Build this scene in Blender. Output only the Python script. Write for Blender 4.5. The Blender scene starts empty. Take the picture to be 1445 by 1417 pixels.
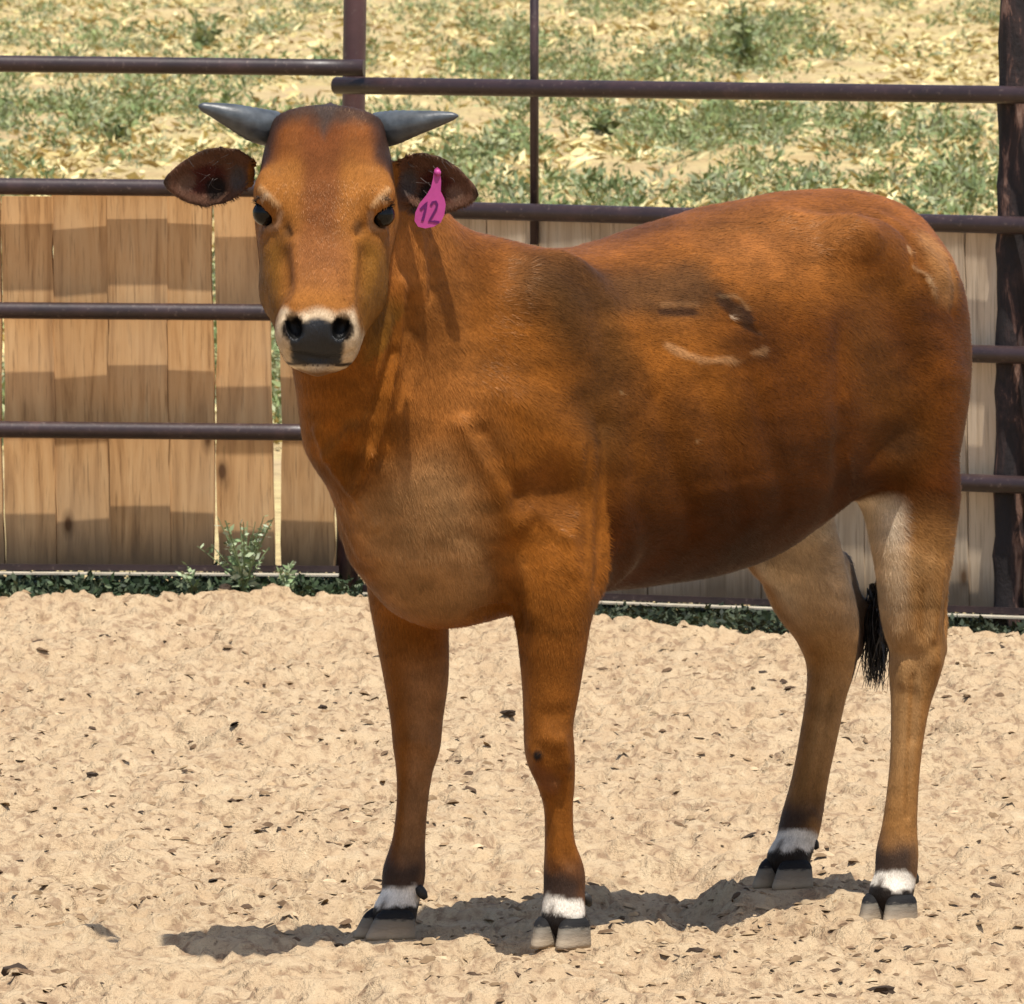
import bpy, bmesh, math, random
import numpy as np
from mathutils import Vector, Matrix

# ------------------------------------------------------------------ camera, sky, sun
F = 17800.0          # focal length in photo pixels (photo 1445 x 1417)
EYE = 1.68           # camera height
VH = -160.0          # horizon row in the photo
CU = 722.5
PW, PH = 1445.0, 1417.0
scene = bpy.context.scene
C = scene.collection

cam_d = bpy.data.cameras.new('camera'); cam = bpy.data.objects.new('camera', cam_d); C.objects.link(cam)
cam.location = (0, 0, EYE); cam.rotation_euler = (math.pi / 2, 0, 0)
cam_d.sensor_fit = 'HORIZONTAL'; cam_d.sensor_width = 36.0
cam_d.lens = 36.0 * F / PW
cam_d.shift_y = (VH - PH / 2) / PW
cam_d.clip_start = 0.5; cam_d.clip_end = 3000
cam_d.dof.use_dof = True; cam_d.dof.focus_distance = 20.6; cam_d.dof.aperture_fstop = 58
scene.camera = cam

SUN_TO = Vector((0.13, -0.34, 1.0)).normalized()     # direction towards the sun
elev = math.asin(SUN_TO.z); azim = math.atan2(SUN_TO.x, SUN_TO.y)
world = bpy.data.worlds.new('World'); scene.world = world; world.use_nodes = True
wn = world.node_tree; bg = wn.nodes['Background']
sky = wn.nodes.new('ShaderNodeTexSky'); sky.sky_type = 'NISHITA'; sky.sun_disc = False
sky.sun_elevation = elev; sky.sun_rotation = azim; sky.dust_density = 2.0
wn.links.new(sky.outputs[0], bg.inputs[0]); bg.inputs[1].default_value = 0.115
sun_d = bpy.data.lights.new('sun', 'SUN'); sun = bpy.data.objects.new('sun', sun_d); C.objects.link(sun)
sun_d.energy = 4.3; sun_d.angle = math.radians(0.6); sun_d.color = (1.0, 0.95, 0.87)
sun.rotation_euler = SUN_TO.to_track_quat('Z', 'Y').to_euler()
vs = scene.view_settings
vs.view_transform = 'Standard'; vs.look = 'None'; vs.gamma = 1.0; vs.exposure = 0.46; vs.use_curve_mapping = False
scene.cycles.max_bounces = 6; scene.cycles.diffuse_bounces = 3
scene.cycles.use_denoising = True

rng = np.random.default_rng(7)
random.seed(7)

# ------------------------------------------------------------------ helpers
def depth_scale(d): return F / d
def at(u, v, d):                       # photo pixel at depth d -> world
    return Vector((d * (u - CU) / F, d, EYE - d * (v - VH) / F))
def on_ground(u, v, z=0.0):
    d = F * (EYE - z) / (v - VH); return Vector((d * (u - CU) / F, d, z))
def to_px(P):
    P = np.asarray(P, float); return np.stack([CU + F * P[:, 0] / P[:, 1], VH + F * (EYE - P[:, 2]) / P[:, 1]], 1)

def link(name, me, mat=None, parent=None, smooth=False, mats=None):
    o = bpy.data.objects.new(name, me); C.objects.link(o)
    if mats:
        for m in mats: me.materials.append(m)
    elif mat is not None and len(me.materials) == 0: me.materials.append(mat)
    if smooth: me.polygons.foreach_set('use_smooth', [True] * len(me.polygons))
    if parent: o.parent = parent
    return o
def mesh_of(name, verts, faces):
    me = bpy.data.meshes.new(name); me.from_pydata([tuple(map(float, v)) for v in verts], [], faces); me.update(); return me
def mesh_np(name, V, Q):
    """fast quad / tri mesh from numpy arrays"""
    me = bpy.data.meshes.new(name); V = np.ascontiguousarray(V, np.float32); Q = np.ascontiguousarray(Q, np.int32)
    n, k = Q.shape
    me.vertices.add(len(V)); me.vertices.foreach_set('co', V.ravel())
    me.loops.add(n * k); me.loops.foreach_set('vertex_index', Q.ravel())
    me.polygons.add(n); me.polygons.foreach_set('loop_start', np.arange(0, n * k, k, dtype=np.int32))
    me.update(calc_edges=True); me.validate(); return me
def set_color(me, name, cols):
    a = me.color_attributes.new(name, 'FLOAT_COLOR', 'POINT')
    c = np.ones((len(me.vertices), 4), np.float32); c[:, :3] = cols; a.data.foreach_set('color', c.ravel())
def set_float(me, name, vals):
    a = me.attributes.new(name, 'FLOAT', 'POINT'); a.data.foreach_set('value', np.ascontiguousarray(vals, np.float32))
def tag(o, label=None, cat=None, group=None, kind=None):
    if label: o['label'] = label
    if cat: o['category'] = cat
    if group: o['group'] = group
    if kind: o['kind'] = kind
    return o

_perm = rng.permutation(4096)
_vals = rng.random(4096)
def _h2(i, j): return _vals[_perm[(_perm[i & 4095] + j) & 4095]]
def noise2(x, y):
    i = np.floor(x).astype(np.int64); j = np.floor(y).astype(np.int64); fx = x - i; fy = y - j
    fx = fx * fx * fx * (fx * (fx * 6 - 15) + 10); fy = fy * fy * fy * (fy * (fy * 6 - 15) + 10)
    a = _h2(i, j); b = _h2(i + 1, j); c = _h2(i, j + 1); d = _h2(i + 1, j + 1)
    return (a + (b - a) * fx) * (1 - fy) + (c + (d - c) * fx) * fy
def fbm2(x, y, o=4):
    s = 0; a = 0.5; t = 0
    for k in range(o): s = s + a * noise2(x * 2 ** k + 17.3 * k, y * 2 ** k + 5.7 * k); t += a; a *= 0.5
    return s / t
def noise3(P):
    i = np.floor(P).astype(np.int64); f = P - i; f = f * f * (3 - 2 * f); r = 0
    for dx in (0, 1):
        for dy in (0, 1):
            for dz in (0, 1):
                h = _vals[_perm[(_perm[(_perm[(i[:, 0] + dx) & 4095] + i[:, 1] + dy) & 4095] + i[:, 2] + dz) & 4095]]
                r = r + h * (f[:, 0] if dx else 1 - f[:, 0]) * (f[:, 1] if dy else 1 - f[:, 1]) * (f[:, 2] if dz else 1 - f[:, 2])
    return r
def fbm3(P, o=4):
    s = 0; a = 0.5; t = 0
    for k in range(o): s = s + a * noise3(P * 2 ** k + 11.1 * k); t += a; a *= 0.5
    return s / t

class NT:                                # small node-tree writer
    def __init__(s, name):
        s.m = bpy.data.materials.new(name); s.m.use_nodes = True; s.t = s.m.node_tree; s.t.nodes.clear()
        s.out = s.n('ShaderNodeOutputMaterial'); s.b = s.n('ShaderNodeBsdfPrincipled'); s.l(s.b.outputs[0], s.out.inputs[0])
    def n(s, typ, **kw):
        nd = s.t.nodes.new(typ)
        for k, v in kw.items(): setattr(nd, k, v)
        return nd
    def l(s, a, b): s.t.links.new(a, b)
    def val(s, sock, v):
        if hasattr(v, 'is_linked') or hasattr(v, 'links'): s.l(v, sock)
        else: sock.default_value = v
    def coord(s, which='Object', scale=(1, 1, 1)):
        tc = s.n('ShaderNodeTexCoord'); mp = s.n('ShaderNodeMapping'); mp.inputs['Scale'].default_value = scale
        s.l(tc.outputs[which], mp.inputs[0]); return mp.outputs[0]
    def noise(s, vec, scale=5, detail=4, rough=0.55, dist=0.0, out='Fac'):
        nd = s.n('ShaderNodeTexNoise'); s.l(vec, nd.inputs['Vector']); nd.inputs['Scale'].default_value = scale
        nd.inputs['Detail'].default_value = detail; nd.inputs['Roughness'].default_value = rough; nd.inputs['Distortion'].default_value = dist
        return nd.outputs[out]
    def ramp(s, fac, stops):
        r = s.n('ShaderNodeValToRGB'); s.l(fac, r.inputs[0]); e = r.color_ramp.elements
        while len(e) < len(stops): e.new(0.5)
        for el, (p, c) in zip(e, stops):
            el.position = p; el.color = tuple(c) + (1,) if len(c) == 3 else c
        return r.outputs[0]
    def mix(s, fac, a, b, mode='MIX'):
        m = s.n('ShaderNodeMix', data_type='RGBA', blend_type=mode)
        for sock, v in ((m.inputs[0], fac), (m.inputs[6], a), (m.inputs[7], b)):
            if isinstance(v, tuple) and len(v) == 3: v = v + (1,)
            s.val(sock, v)
        return m.outputs[2]
    def math(s, op, a, b=0.0):
        m = s.n('ShaderNodeMath', operation=op); s.val(m.inputs[0], a); s.val(m.inputs[1], b); return m.outputs[0]
    def attr(s, name, out='Color'):
        a = s.n('ShaderNodeAttribute', attribute_name=name); return a.outputs[out]
    def bump(s, h, strength=0.3, dist=0.01, normal=None):
        b = s.n('ShaderNodeBump'); b.inputs['Strength'].default_value = strength; b.inputs['Distance'].default_value = dist
        s.l(h, b.inputs['Height'])
        if normal is not None: s.l(normal, b.inputs['Normal'])
        return b.outputs[0]
    def set(s, color=None, rough=None, normal=None, spec=None, metal=None, **kw):
        B = s.b.inputs
        for key, v in (('Base Color', color), ('Roughness', rough), ('Normal', normal), ('Specular IOR Level', spec), ('Metallic', metal)):
            if v is not None:
                if isinstance(v, tuple) and len(v) == 3: v = v + (1,)
                s.val(B[key], v)
        for k, v in kw.items(): s.val(B[k.replace('_', ' ')], v)
        return s.m

# ------------------------------------------------------------------ where the cow stands: x forward, y to its left, z up
TH = math.radians(48)
FW = np.array([-math.cos(TH), -math.sin(TH)]); LF = np.array([math.sin(TH), -math.cos(TH)])
_nf = on_ground(795, 1332)
ORG = np.array([_nf.x, _nf.y]) - 0.16 * LF            # ground point between the front feet
def W2L(P):
    P = np.asarray(P, float); q = P[..., :2] - ORG
    return np.stack([q @ FW, q @ LF, P[..., 2]], -1)
def L2W(P):
    P = np.asarray(P, float); xy = ORG + P[..., :1] * FW + P[..., 1:2] * LF
    return np.concatenate([xy, P[..., 2:3]], -1)
def Lp(u, v, l):                                       # pixel + sideways offset from the cow's midline -> cow coordinates
    k = (u - CU) / F * LF[0] + LF[1]; d = (l + ORG @ LF) / k
    return W2L(np.array([d * (u - CU) / F, d, EYE - d * (v - VH) / F]))
def Ld(u, v, d): return W2L(np.array(at(u, v, d)))

# ------------------------------------------------------------------ fence line (depth of the rails as a function of photo column)
KL, KR = 0.00030, 0.00120                # how fast the two bays come nearer, metres a column
def dl(u): return 29.95 - (u - 500) * KL
def dr(u): return 30.0 - (u - 500) * KR
def fence_d(u): u = np.asarray(u, float); return np.where(u < 500, dl(u), dr(u))
_fu = np.linspace(-2600, 3800, 400); _fd = fence_d(_fu); _fx = _fd * (_fu - CU) / F
def fence_y(x): return np.interp(x, _fx, _fd)
_eu = np.array([-2600, 0, 300, 480, 530, 850, 1100, 1340, 1450, 3800]); _ed = np.array([30.4, 29.72, 29.68, 29.78, 29.60, 28.78, 28.62, 28.62, 28.15, 25.5]); _ex = _ed * (_eu - CU) / F
def edge_y(x): return np.interp(x, _ex, _ed)          # where the sand stops

# ------------------------------------------------------------------ materials of the setting
def mat_sand():
    t = NT('sand'); co = t.coord('Object')
    big = t.noise(co, 1.3, 3); mid = t.noise(co, 14, 5, .6); fine = t.noise(co, 160, 4, .65); fleck = t.noise(co, 60, 3, .7)
    an = t.noise(t.coord('Object', (9, 5, 9)), 4.0, 5, .62, .5)
    c = t.ramp(big, [(.3, (.455, .322, .192)), (.7, (.505, .368, .224))])
    c = t.mix(t.ramp(mid, [(.40, (0, 0, 0)), (.70, (.6, .6, .6))]), c, (.58, .455, .288))
    c = t.mix(t.ramp(an, [(.36, (.95, .95, .95)), (.50, (0, 0, 0))]), c, (.30, .198, .118))
    c = t.mix(t.ramp(an, [(.60, (0, 0, 0)), (.75, (.6, .6, .6))]), c, (.66, .53, .35))
    c = t.mix(t.ramp(fine, [(.28, (.5, .5, .5)), (.42, (0, 0, 0))]), c, (.25, .17, .10))
    c = t.mix(t.ramp(fleck, [(.30, (.7, .7, .7)), (.37, (0, 0, 0))]), c, (.16, .11, .065))
    h = t.math('ADD', t.math('ADD', t.math('MULTIPLY', mid, .5), t.math('MULTIPLY', an, .8)), t.math('MULTIPLY', fine, .4))
    return t.set(color=c, rough=.95, spec=.1, normal=t.bump(h, .9, .02))
def mat_field():
    t = NT('field_soil'); co = t.coord('Object')
    big = t.noise(co, .35, 4); mid = t.noise(co, 2.5, 5, .65); fine = t.noise(co, 22, 5, .7)
    c = t.ramp(big, [(.35, (.44, .325, .155)), (.65, (.46, .34, .195))])
    c = t.mix(t.ramp(mid, [(.42, (0, 0, 0)), (.62, (.85, .85, .85))]), c, (.56, .46, .22))
    c = t.mix(t.ramp(fine, [(.33, (.7, .7, .7)), (.48, (0, 0, 0))]), c, (.22, .17, .08))
    return t.set(color=c, rough=.95, spec=.05, normal=t.bump(fine, .8, .03))
def mat_attr(name, rough=.8, spec=.2, nscale=40, amt=.35, bump=0.0, trans=0.0):
    t = NT(name); co = t.coord('Object'); n = t.noise(co, nscale, 3)
    c = t.mix(1.0, t.attr('col'), t.ramp(n, [(.25, (1 - amt,) * 3), (.75, (1 + amt * .6,) * 3)]), 'MULTIPLY')
    kw = {}
    if bump: kw['normal'] = t.bump(n, bump, .01)
    m = t.set(color=c, rough=rough, spec=spec, **kw)
    if trans: t.b.inputs['Subsurface Weight'].default_value = 0
    return m
M_sand = mat_sand(); M_field = mat_field()

# ------------------------------------------------------------------ ground
HOOF_PX = [(795, 1332), (548, 1320), (1255, 1297), (1112, 1236)]
FEET = [L2W(Lp(*q)) for q in ((795, 1298, .163), (556, 1292, -.148), (1257, 1262, .163), (1112, 1213, -.150))]
ZNH = float(FEET[2][2]) - .042; ZFH = float(FEET[3][2]) - .042
FEETZ = [0.0, 0.0, ZNH, ZFH]
MOUND = Vector(FEET[3])
def sand_h(X, Y, fine=True):
    z = .024 * (fbm2(X * 1.1, Y * .9, 3) - .5) * 2
    r = np.hypot((X - MOUND.x) / .55, (Y - MOUND.y) / .55); z = z * np.clip(np.abs(Y - 20.5) / 2.2 + .05, .05, 1) + (ZFH + .004) * np.exp(-r ** 2 * 5)
    if fine:
        a = fbm2(X * 9, Y * 7, 3); z = z + .022 * (a - .5)
        b = fbm2(X * 20 + 9, Y * 15, 3); st = lambda v, p, q: np.clip((v - p) / (q - p), 0, 1) ** 2 * (3 - 2 * np.clip((v - p) / (q - p), 0, 1))
        z = z - .016 + .011 * st(b, .46, .62) + .008 * st(b, .58, .68)
        c = fbm2(X * 48, Y * 36, 2); z = z + .0045 * st(c, .52, .66) + .003 * (c - .5)
        d = fbm2(X * 4.0 + 31, Y * 3.1, 2); z = z - .26 * np.clip(.42 - d, 0, .25)         # hoof-churned hollows
    for p_, z_ in zip(FEET, FEETZ):                                                   # trodden flat under the hooves
        w = np.exp(-(np.hypot(X - p_[0], (Y - p_[1] + .02)) / .085) ** 4); z = z * (1 - w) + (z_ - .003) * w
    e = edge_y(X) + .22 * (fbm2(X * 2.3 + 3, Y * 0 + 1.7, 3) - .5) + .10 * (noise2(X * 9 + 3, Y * 0 + 8.7) - .5) - Y            # distance to the sand's edge
    z = z + .010 * np.exp(-((e - .12) / .16) ** 2) - .16 * np.clip(-e / .35, 0, 1)
    return z
def axis_pts(lo, a, b, hi, step):
    core = np.arange(a, b, step); L = a - np.geomspace(step, a - lo, 26)[::-1]; R = b + np.geomspace(step, hi - b, 26) - step
    return np.concatenate([L, core, R])
gx = axis_pts(-45, -1.75, 1.75, 45, .0085); gy = axis_pts(-25, 18.2, 30.2, 31.0, .0155)
X, Y = np.meshgrid(gx, gy, indexing='ij'); near = (np.abs(X) < 2.2) & (Y > 17)
Z = sand_h(X, Y)
nx, ny = X.shape; idx = np.arange(nx * ny).reshape(nx, ny)
Q = np.stack([idx[:-1, :-1], idx[1:, :-1], idx[1:, 1:], idx[:-1, 1:]], -1).reshape(-1, 4)
sand = link('sand_ground', mesh_np('sand_ground', np.stack([X, Y, Z], -1).reshape(-1, 3), Q), M_sand, smooth=True)
tag(sand, kind='structure')

def field_z(y):
    return np.interp(y, [25, 31, 36, 50, 70, 100, 200, 500, 3000], [-.03, -.03, .06, .46, .66, .86, 1.35, 2.2, 4.0])
fy = np.concatenate([np.linspace(27.0, 34, 20), np.linspace(34.2, 110, 420), np.geomspace(111, 1800, 40)])
fxn = np.concatenate([-np.geomspace(8, 900, 20)[::-1], np.linspace(-7.9, 7.9, 260), np.geomspace(8, 900, 20)])
X, Y = np.meshgrid(fxn, fy, indexing='ij')
Zf = field_z(Y) + np.clip((Y - 32) / 6, 0, 1) * (.10 * (fbm2(X * .8, Y * .35, 4) - .5) + .05 * (fbm2(X * 4, Y * 1.5, 3) - .5))
Zf = np.where(Y < edge_y(X) + .12, -.25, Zf)
nx, ny = X.shape; idx = np.arange(nx * ny).reshape(nx, ny)
Q = np.stack([idx[:-1, :-1], idx[1:, :-1], idx[1:, 1:], idx[:-1, 1:]], -1).reshape(-1, 4)
field = link('field_ground', mesh_np('field_ground', np.stack([X, Y, Zf], -1).reshape(-1, 3), Q), M_field, smooth=True)
tag(field, kind='structure')
def fz(x, y):
    return field_z(y) + np.clip((y - 32) / 6, 0, 1) * (.10 * (fbm2(x * .8, y * .35, 4) - .5) + .05 * (fbm2(x * 4, y * 1.5, 3) - .5))

# ------------------------------------------------------------------ scattered leaf and straw geometry
def quads_from(base, d1, d2):
    """parallelogram-ish leaf: base -> base+d1, half width d2 (N,3 each); returns verts, quads (kite shaped)"""
    n = len(base); V = np.stack([base, base + d1 * .45 + d2, base + d1, base + d1 * .5 - d2], 1).reshape(-1, 3)
    return V, np.arange(4 * n).reshape(n, 4)
def leaves(centres, height, spread, nleaf, llen, lwid, cols, name, mat, flat=.5, tint=None):
    """one mesh of many clumps of leaves"""
    cl = np.repeat(np.arange(len(centres)), nleaf); n = len(cl)
    H = height[cl] if np.ndim(height) else np.full(n, height); S = spread[cl] if np.ndim(spread) else np.full(n, spread)
    t = rng.random(n) ** .8; ang = rng.random(n) * 2 * np.pi; rad = S * np.sqrt(rng.random(n)) * (1.05 - .6 * t)
    b = centres[cl] + np.stack([np.cos(ang) * rad, np.sin(ang) * rad, H * t], 1)
    a2 = ang + rng.normal(0, .9, n); el = rng.normal(flat, .45, n); L = llen * (.6 + .8 * rng.random(n)) * (H / np.mean(H)) ** .5
    d1 = np.stack([np.cos(a2) * np.cos(el), np.sin(a2) * np.cos(el), np.sin(el)], 1) * L[:, None]
    sd = np.cross(d1, rng.normal(0, 1, (n, 3))); sd /= np.linalg.norm(sd, axis=1, keepdims=True) + 1e-9; d2 = sd * (lwid / llen * L)[:, None]
    V, Q = quads_from(b, d1, d2); me = mesh_np(name, V, Q)
    base = cols[rng.integers(0, len(cols), len(centres))][cl] * (.75 + .5 * rng.random((n, 1)))
    if tint is not None: base = base * tint[cl][:, None]
    set_color(me, 'col', np.repeat(base, 4, 0)); return me
M_leaf = mat_attr('weed_leaf', .65, .25, 30, .25)
M_straw = mat_attr('dry_straw', .75, .2, 30, .25)

GRN = np.array([(.22, .26, .10), (.17, .22, .085), (.29, .31, .15), (.125, .165, .065), (.28, .30, .17)])
STR = np.array([(.62, .52, .24), (.55, .45, .20), (.70, .61, .32), (.44, .34, .15), (.31, .23, .10)])
def sample_field(n, dens):
    out = []
    while sum(map(len, out)) < n:
        D = 1 / np.sqrt(rng.uniform(1 / 104 ** 2, 1 / 36 ** 2, n)); D = 36 * (104 / 36) ** rng.random(n)
        x = np.where(rng.random(n) < .72, rng.uniform(-.050, .050, n), rng.uniform(-.13, .13, n)) * D; k = rng.random(n) < dens(x, D)
        out.append(np.stack([x[k], D[k], fz(x[k], D[k])], 1))
    return np.concatenate(out)[:n]
def green_density(x, D):
    zz = fz(x, D); v = VH + F * (EYE - zz) / D; u = CU + F * x / D
    band = np.interp(v, [-80, 0, 30, 100, 118, 140, 165, 225, 245, 290, 340], [.35, .35, .6, .75, .35, .12, .75, .85, .35, .4, .6])
    band = np.where((u < 480) & (v < 100), band * .45, band)
    n = fbm2(x * 1.3 + 5, D * .22, 3); m = fbm2(x * 5 + 2, D * .9 + 9, 2)
    return np.clip(band * (np.clip((n - .45) * 7, 0, 1) * .85 + .04) * np.clip((m - .42) * 5, 0.02, 1), 0, 1)
wc = sample_field(10000, green_density)
wm = leaves(wc, .03 + .12 * rng.random(len(wc)) ** 2.2, .03 + .09 * rng.random(len(wc)), 16, .034, .0055, GRN, 'field_weeds', M_leaf, .55)
tag(link('field_weeds', wm, M_leaf), 'low grey green weeds spread over the field behind the fence', 'weeds', kind='stuff')
sc_ = sample_field(50000, lambda x, D: np.clip((fbm2(x * 2.1 + 40, D * .4, 3) - .32) * 3, .08, 1) * (1 - .6 * green_density(x, D)))
n = len(sc_); a = rng.random(n) * 2 * np.pi; L = .03 + .10 * rng.random(n); el = rng.normal(.12, .28, n)
d1 = np.stack([np.cos(a) * np.cos(el), np.sin(a) * np.cos(el), np.sin(el)], 1) * L[:, None]
d2 = np.stack([-np.sin(a), np.cos(a), rng.normal(.4, .6, n)], 1) * (.004 + .010 * rng.random(n))[:, None]
V, Q = quads_from(sc_ + np.array([0, 0, .012]), d1, d2); me = mesh_np('straw_litter', V, Q)
set_color(me, 'col', np.repeat(STR[rng.integers(0, 5, n)] * (.8 + .4 * rng.random((n, 1))), 4, 0))
tag(link('straw_litter', me, M_straw), 'dry yellow straw lying over the field behind the fence', 'straw', kind='stuff')

# single weeds that stand out of the field
def weed_plant(u, v, h, w, n, label, group=None, cols=GRN, D=None, ll=.08):
    if D is None:
        Ds = np.linspace(36, 110, 400); p = EYE - Ds * (v - VH) / F; D = Ds[np.argmin(np.abs(p - fz(Ds * (u - CU) / F, Ds)))]
        base = np.array([D * (u - CU) / F, D, float(fz(np.array([D * (u - CU) / F]), np.array([D]))[0])])
    else: base = np.array([D * (u - CU) / F, D, EYE - D * (v - VH) / F])
    e = bpy.data.objects.new('weed_plant', None); C.objects.link(e); e.location = base
    # stems
    V = []; Fq = []; tips = []
    for k in range(max(3, n // 14)):
        a = rng.random() * 6.283; r = w * (.2 + .8 * rng.random()); hh = h * (.55 + .45 * rng.random())
        P = [np.array([math.cos(a) * r * t ** 1.4, math.sin(a) * r * t ** 1.4, hh * t]) for t in np.linspace(0, 1, 6)]
        tips.append(P)
        for i, p in enumerate(P):
            rr = .0045 * h / .25 * (1.1 - .8 * i / 5)
            for j in range(4): V.append(p + rr * np.array([math.cos(j * 1.571), math.sin(j * 1.571), 0]))
        b0 = len(V) - 24
        for i in range(5):
            for j in range(4): Fq.append((b0 + i*4 + j, b0 + i*4 + (j+1) % 4, b0 + i*4 + 4 + (j+1) % 4, b0 + i*4 + 4 + j))
    sm = mesh_of('stem', V, Fq); set_color(sm, 'col', np.array([.16, .20, .09])); link('stem', sm, M_leaf, e)
    B_ = []; D1 = []
    for k in range(n):
        P = tips[k % len(tips)]; t = .12 + .88 * rng.random(); i = min(int(t * 5), 4); p = P[i] + (P[i+1] - P[i]) * (t * 5 - i)
        a = rng.random() * 6.283; el = rng.normal(.35, .4); L = ll * (.5 + .8 * rng.random()) * (1.15 - .5 * t)
        B_.append(p); D1.append(np.array([math.cos(a) * math.cos(el), math.sin(a) * math.cos(el), math.sin(el)]) * L)
    B_ = np.array(B_); D1 = np.array(D1); sd = np.cross(D1, rng.normal(0, 1, D1.shape)); sd /= np.linalg.norm(sd, axis=1, keepdims=True)
    d2 = sd * np.linalg.norm(D1, axis=1, keepdims=True) * .22
    V, Q = quads_from(B_, D1, d2); lm = mesh_np('foliage', V, Q); set_color(lm, 'col', np.repeat(cols[rng.integers(0, len(cols), n)] * (.8 + .4 * rng.random((n, 1))), 4, 0))
    link('foliage', lm, M_leaf, e); tag(e, label, 'weed', group); return e
weed_plant(1052, 100, .42, .10, 150, 'tallest green weed in the field, right of the thin upright rod', ll=.10)
weed_plant(293, 72, .24, .10, 70, 'spindly green weed in the straw left of the brown post', ll=.09)
weed_plant(165, 205, .14, .12, 110, 'bushy dark weed in the field above the left horn of the cow', ll=.07)
weed_plant(850, 190, .12, .14, 120, 'low dark green weed clump beyond the rails right of the thin upright rod', ll=.07)
PALE = np.array([(.34, .40, .24), (.26, .33, .17), (.42, .47, .32), (.20, .28, .13)])
weed_plant(345, 838, .185, .12, 300, 'pale leafy weed growing up against the boards at the foot of the fence', cols=PALE, D=29.80, ll=.028)
weed_plant(405, 838, .085, .05, 70, 'small pale weed under the kick rail beside the taller one', cols=PALE, D=29.80, ll=.026)
weed_plant(270, 838, .08, .05, 70, 'small pale sprig at the sand edge left of the leafy weed', cols=PALE, D=29.80, ll=.026)

# weeds growing in a strip under the fence
n = 8000; u = np.where(rng.random(n) < .72, rng.uniform(-350, 1800, n), rng.uniform(-2200, 3500, n)); x_ = (u - CU) / F * fence_d(u); D = edge_y(x_) + .05 + rng.random(n) * (fence_d(u) + .4 - edge_y(x_)); x = D * (u - CU) / F
gc = np.stack([x, D, np.full(n, -.05)], 1)
DKG = np.array([(.035, .06, .024), (.025, .042, .02), (.055, .08, .04), (.11, .135, .075), (.02, .032, .016)])
gm = leaves(gc, np.where(u < 500, .035 + .055 * rng.random(n) ** 1.5, .02 + .035 * rng.random(n) ** 1.5), .03 + .02 * rng.random(n), 14, .016, .0042, DKG, 'fence_ground_cover', M_leaf, .4, np.where(u < 500, 1.0, .55))  # leaves of the right bay darkened: shadow painted into their colour
tag(link('fence_ground_cover', gm, M_leaf), 'dark green ground cover in a strip under the fence', 'ground cover', kind='stuff')

# ------------------------------------------------------------------ pipe fence
def tube(name, pts, rad, mat, parent=None, seg=14, cap=True, wob=0.0):
    """tube through pts with radii; closed ends"""
    P = [Vector(p) for p in pts]; R = rad if hasattr(rad, '__len__') else [rad] * len(P); V = []; Fq = []
    for i, p in enumerate(P):
        t = (P[min(i+1, len(P)-1)] - P[max(i-1, 0)]).normalized(); a = t.orthogonal() if abs(t.z) < .9 else Vector((1, 0, 0)); 
        a = (Vector((0, 0, 1)).cross(t) if abs(t.z) < .9 else Vector((1, 0, 0)) - t * t.x).normalized(); b = t.cross(a)
        for j in range(seg):
            th = 2 * math.pi * j / seg; r = R[i] * (1 + wob * (random.random() - .5)); V.append(p + a * (r * math.cos(th)) + b * (r * math.sin(th)))
    for i in range(len(P) - 1):
        for j in range(seg): Fq.append((i*seg + j, i*seg + (j+1) % seg, (i+1)*seg + (j+1) % seg, (i+1)*seg + j))
    if cap: Fq.append(tuple(range(seg))[::-1]); Fq.append(tuple((len(P)-1)*seg + j for j in range(seg)))
    me = mesh_of(name, V, Fq); o = link(name, me, mat, parent, smooth=True); 
    for p_ in me.polygons:
        if len(p_.vertices) > 4: p_.use_smooth = False
    return o
def mat_pipe():
    t = NT('painted_pipe'); co = t.coord('Object'); n1 = t.noise(co, 9, 5, .6); n2 = t.noise(co, 90, 4, .6); st = t.noise(t.coord('Object', (3, 3, 30)), 4, 3)
    c = t.ramp(n1, [(.35, (.020, .010, .010)), (.6, (.036, .018, .018)), (.75, (.075, .038, .034))])
    c = t.mix(t.ramp(n2, [(.60, (0, 0, 0)), (.72, (.7, .7, .7))]), c, (.13, .09, .075))
    return t.set(color=c, rough=t.math('ADD', t.math('MULTIPLY', n2, .22), .34), spec=.55, normal=t.bump(n2, .15, .003))
def mat_rustpost():
    t = NT('peeling_post'); co = t.coord('Object', (6, 6, 1.6)); n1 = t.noise(co, 3.2, 6, .68, .6); n2 = t.noise(t.coord('Object'), 70, 4, .6)
    c = t.ramp(n1, [(.46, (.016, .012, .012)), (.56, (.036, .022, .02)), (.60, (.14, .075, .055)), (.70, (.27, .19, .15))])
    return t.set(color=c, rough=.75, spec=.3, normal=t.bump(t.math('ADD', n1, t.math('MULTIPLY', n2, .3)), .6, .012))
M_pipe = mat_pipe(); M_post = mat_pipe(); M_post.name = 'painted_post'
for nd in M_post.node_tree.nodes:
    if nd.type == 'VALTORGB' and abs(nd.color_ramp.elements[0].color[0] - .020) < 1e-3:
        for el, c_ in zip(nd.color_ramp.elements, ((.060, .026, .026), (.085, .038, .038), (.13, .065, .06))): el.color = c_ + (1,)
M_rust = mat_rustpost()
pf = bpy.data.objects.new('pipe_fence', None); C.objects.link(pf)
pf.location = (0, 0, 0); tag(pf, 'dark maroon pipe rail fence with round posts behind the cow', 'fence')
def rail(u0, u1, v0, v1, r, doff=0.0, n=30, name='rail'):
    pts = []
    for k in range(n + 1):
        t = k / n; u = u0 + (u1 - u0) * t; pass
        d = float(dr(u) if u1 > 600 else dl(u)) + doff
        pts.append(at(u, v0 + (v1 - v0) * t, d))
    R = [r] * len(pts)
    return tube(name, pts, R, M_pipe, pf, 16)
LR = .0200
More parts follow.
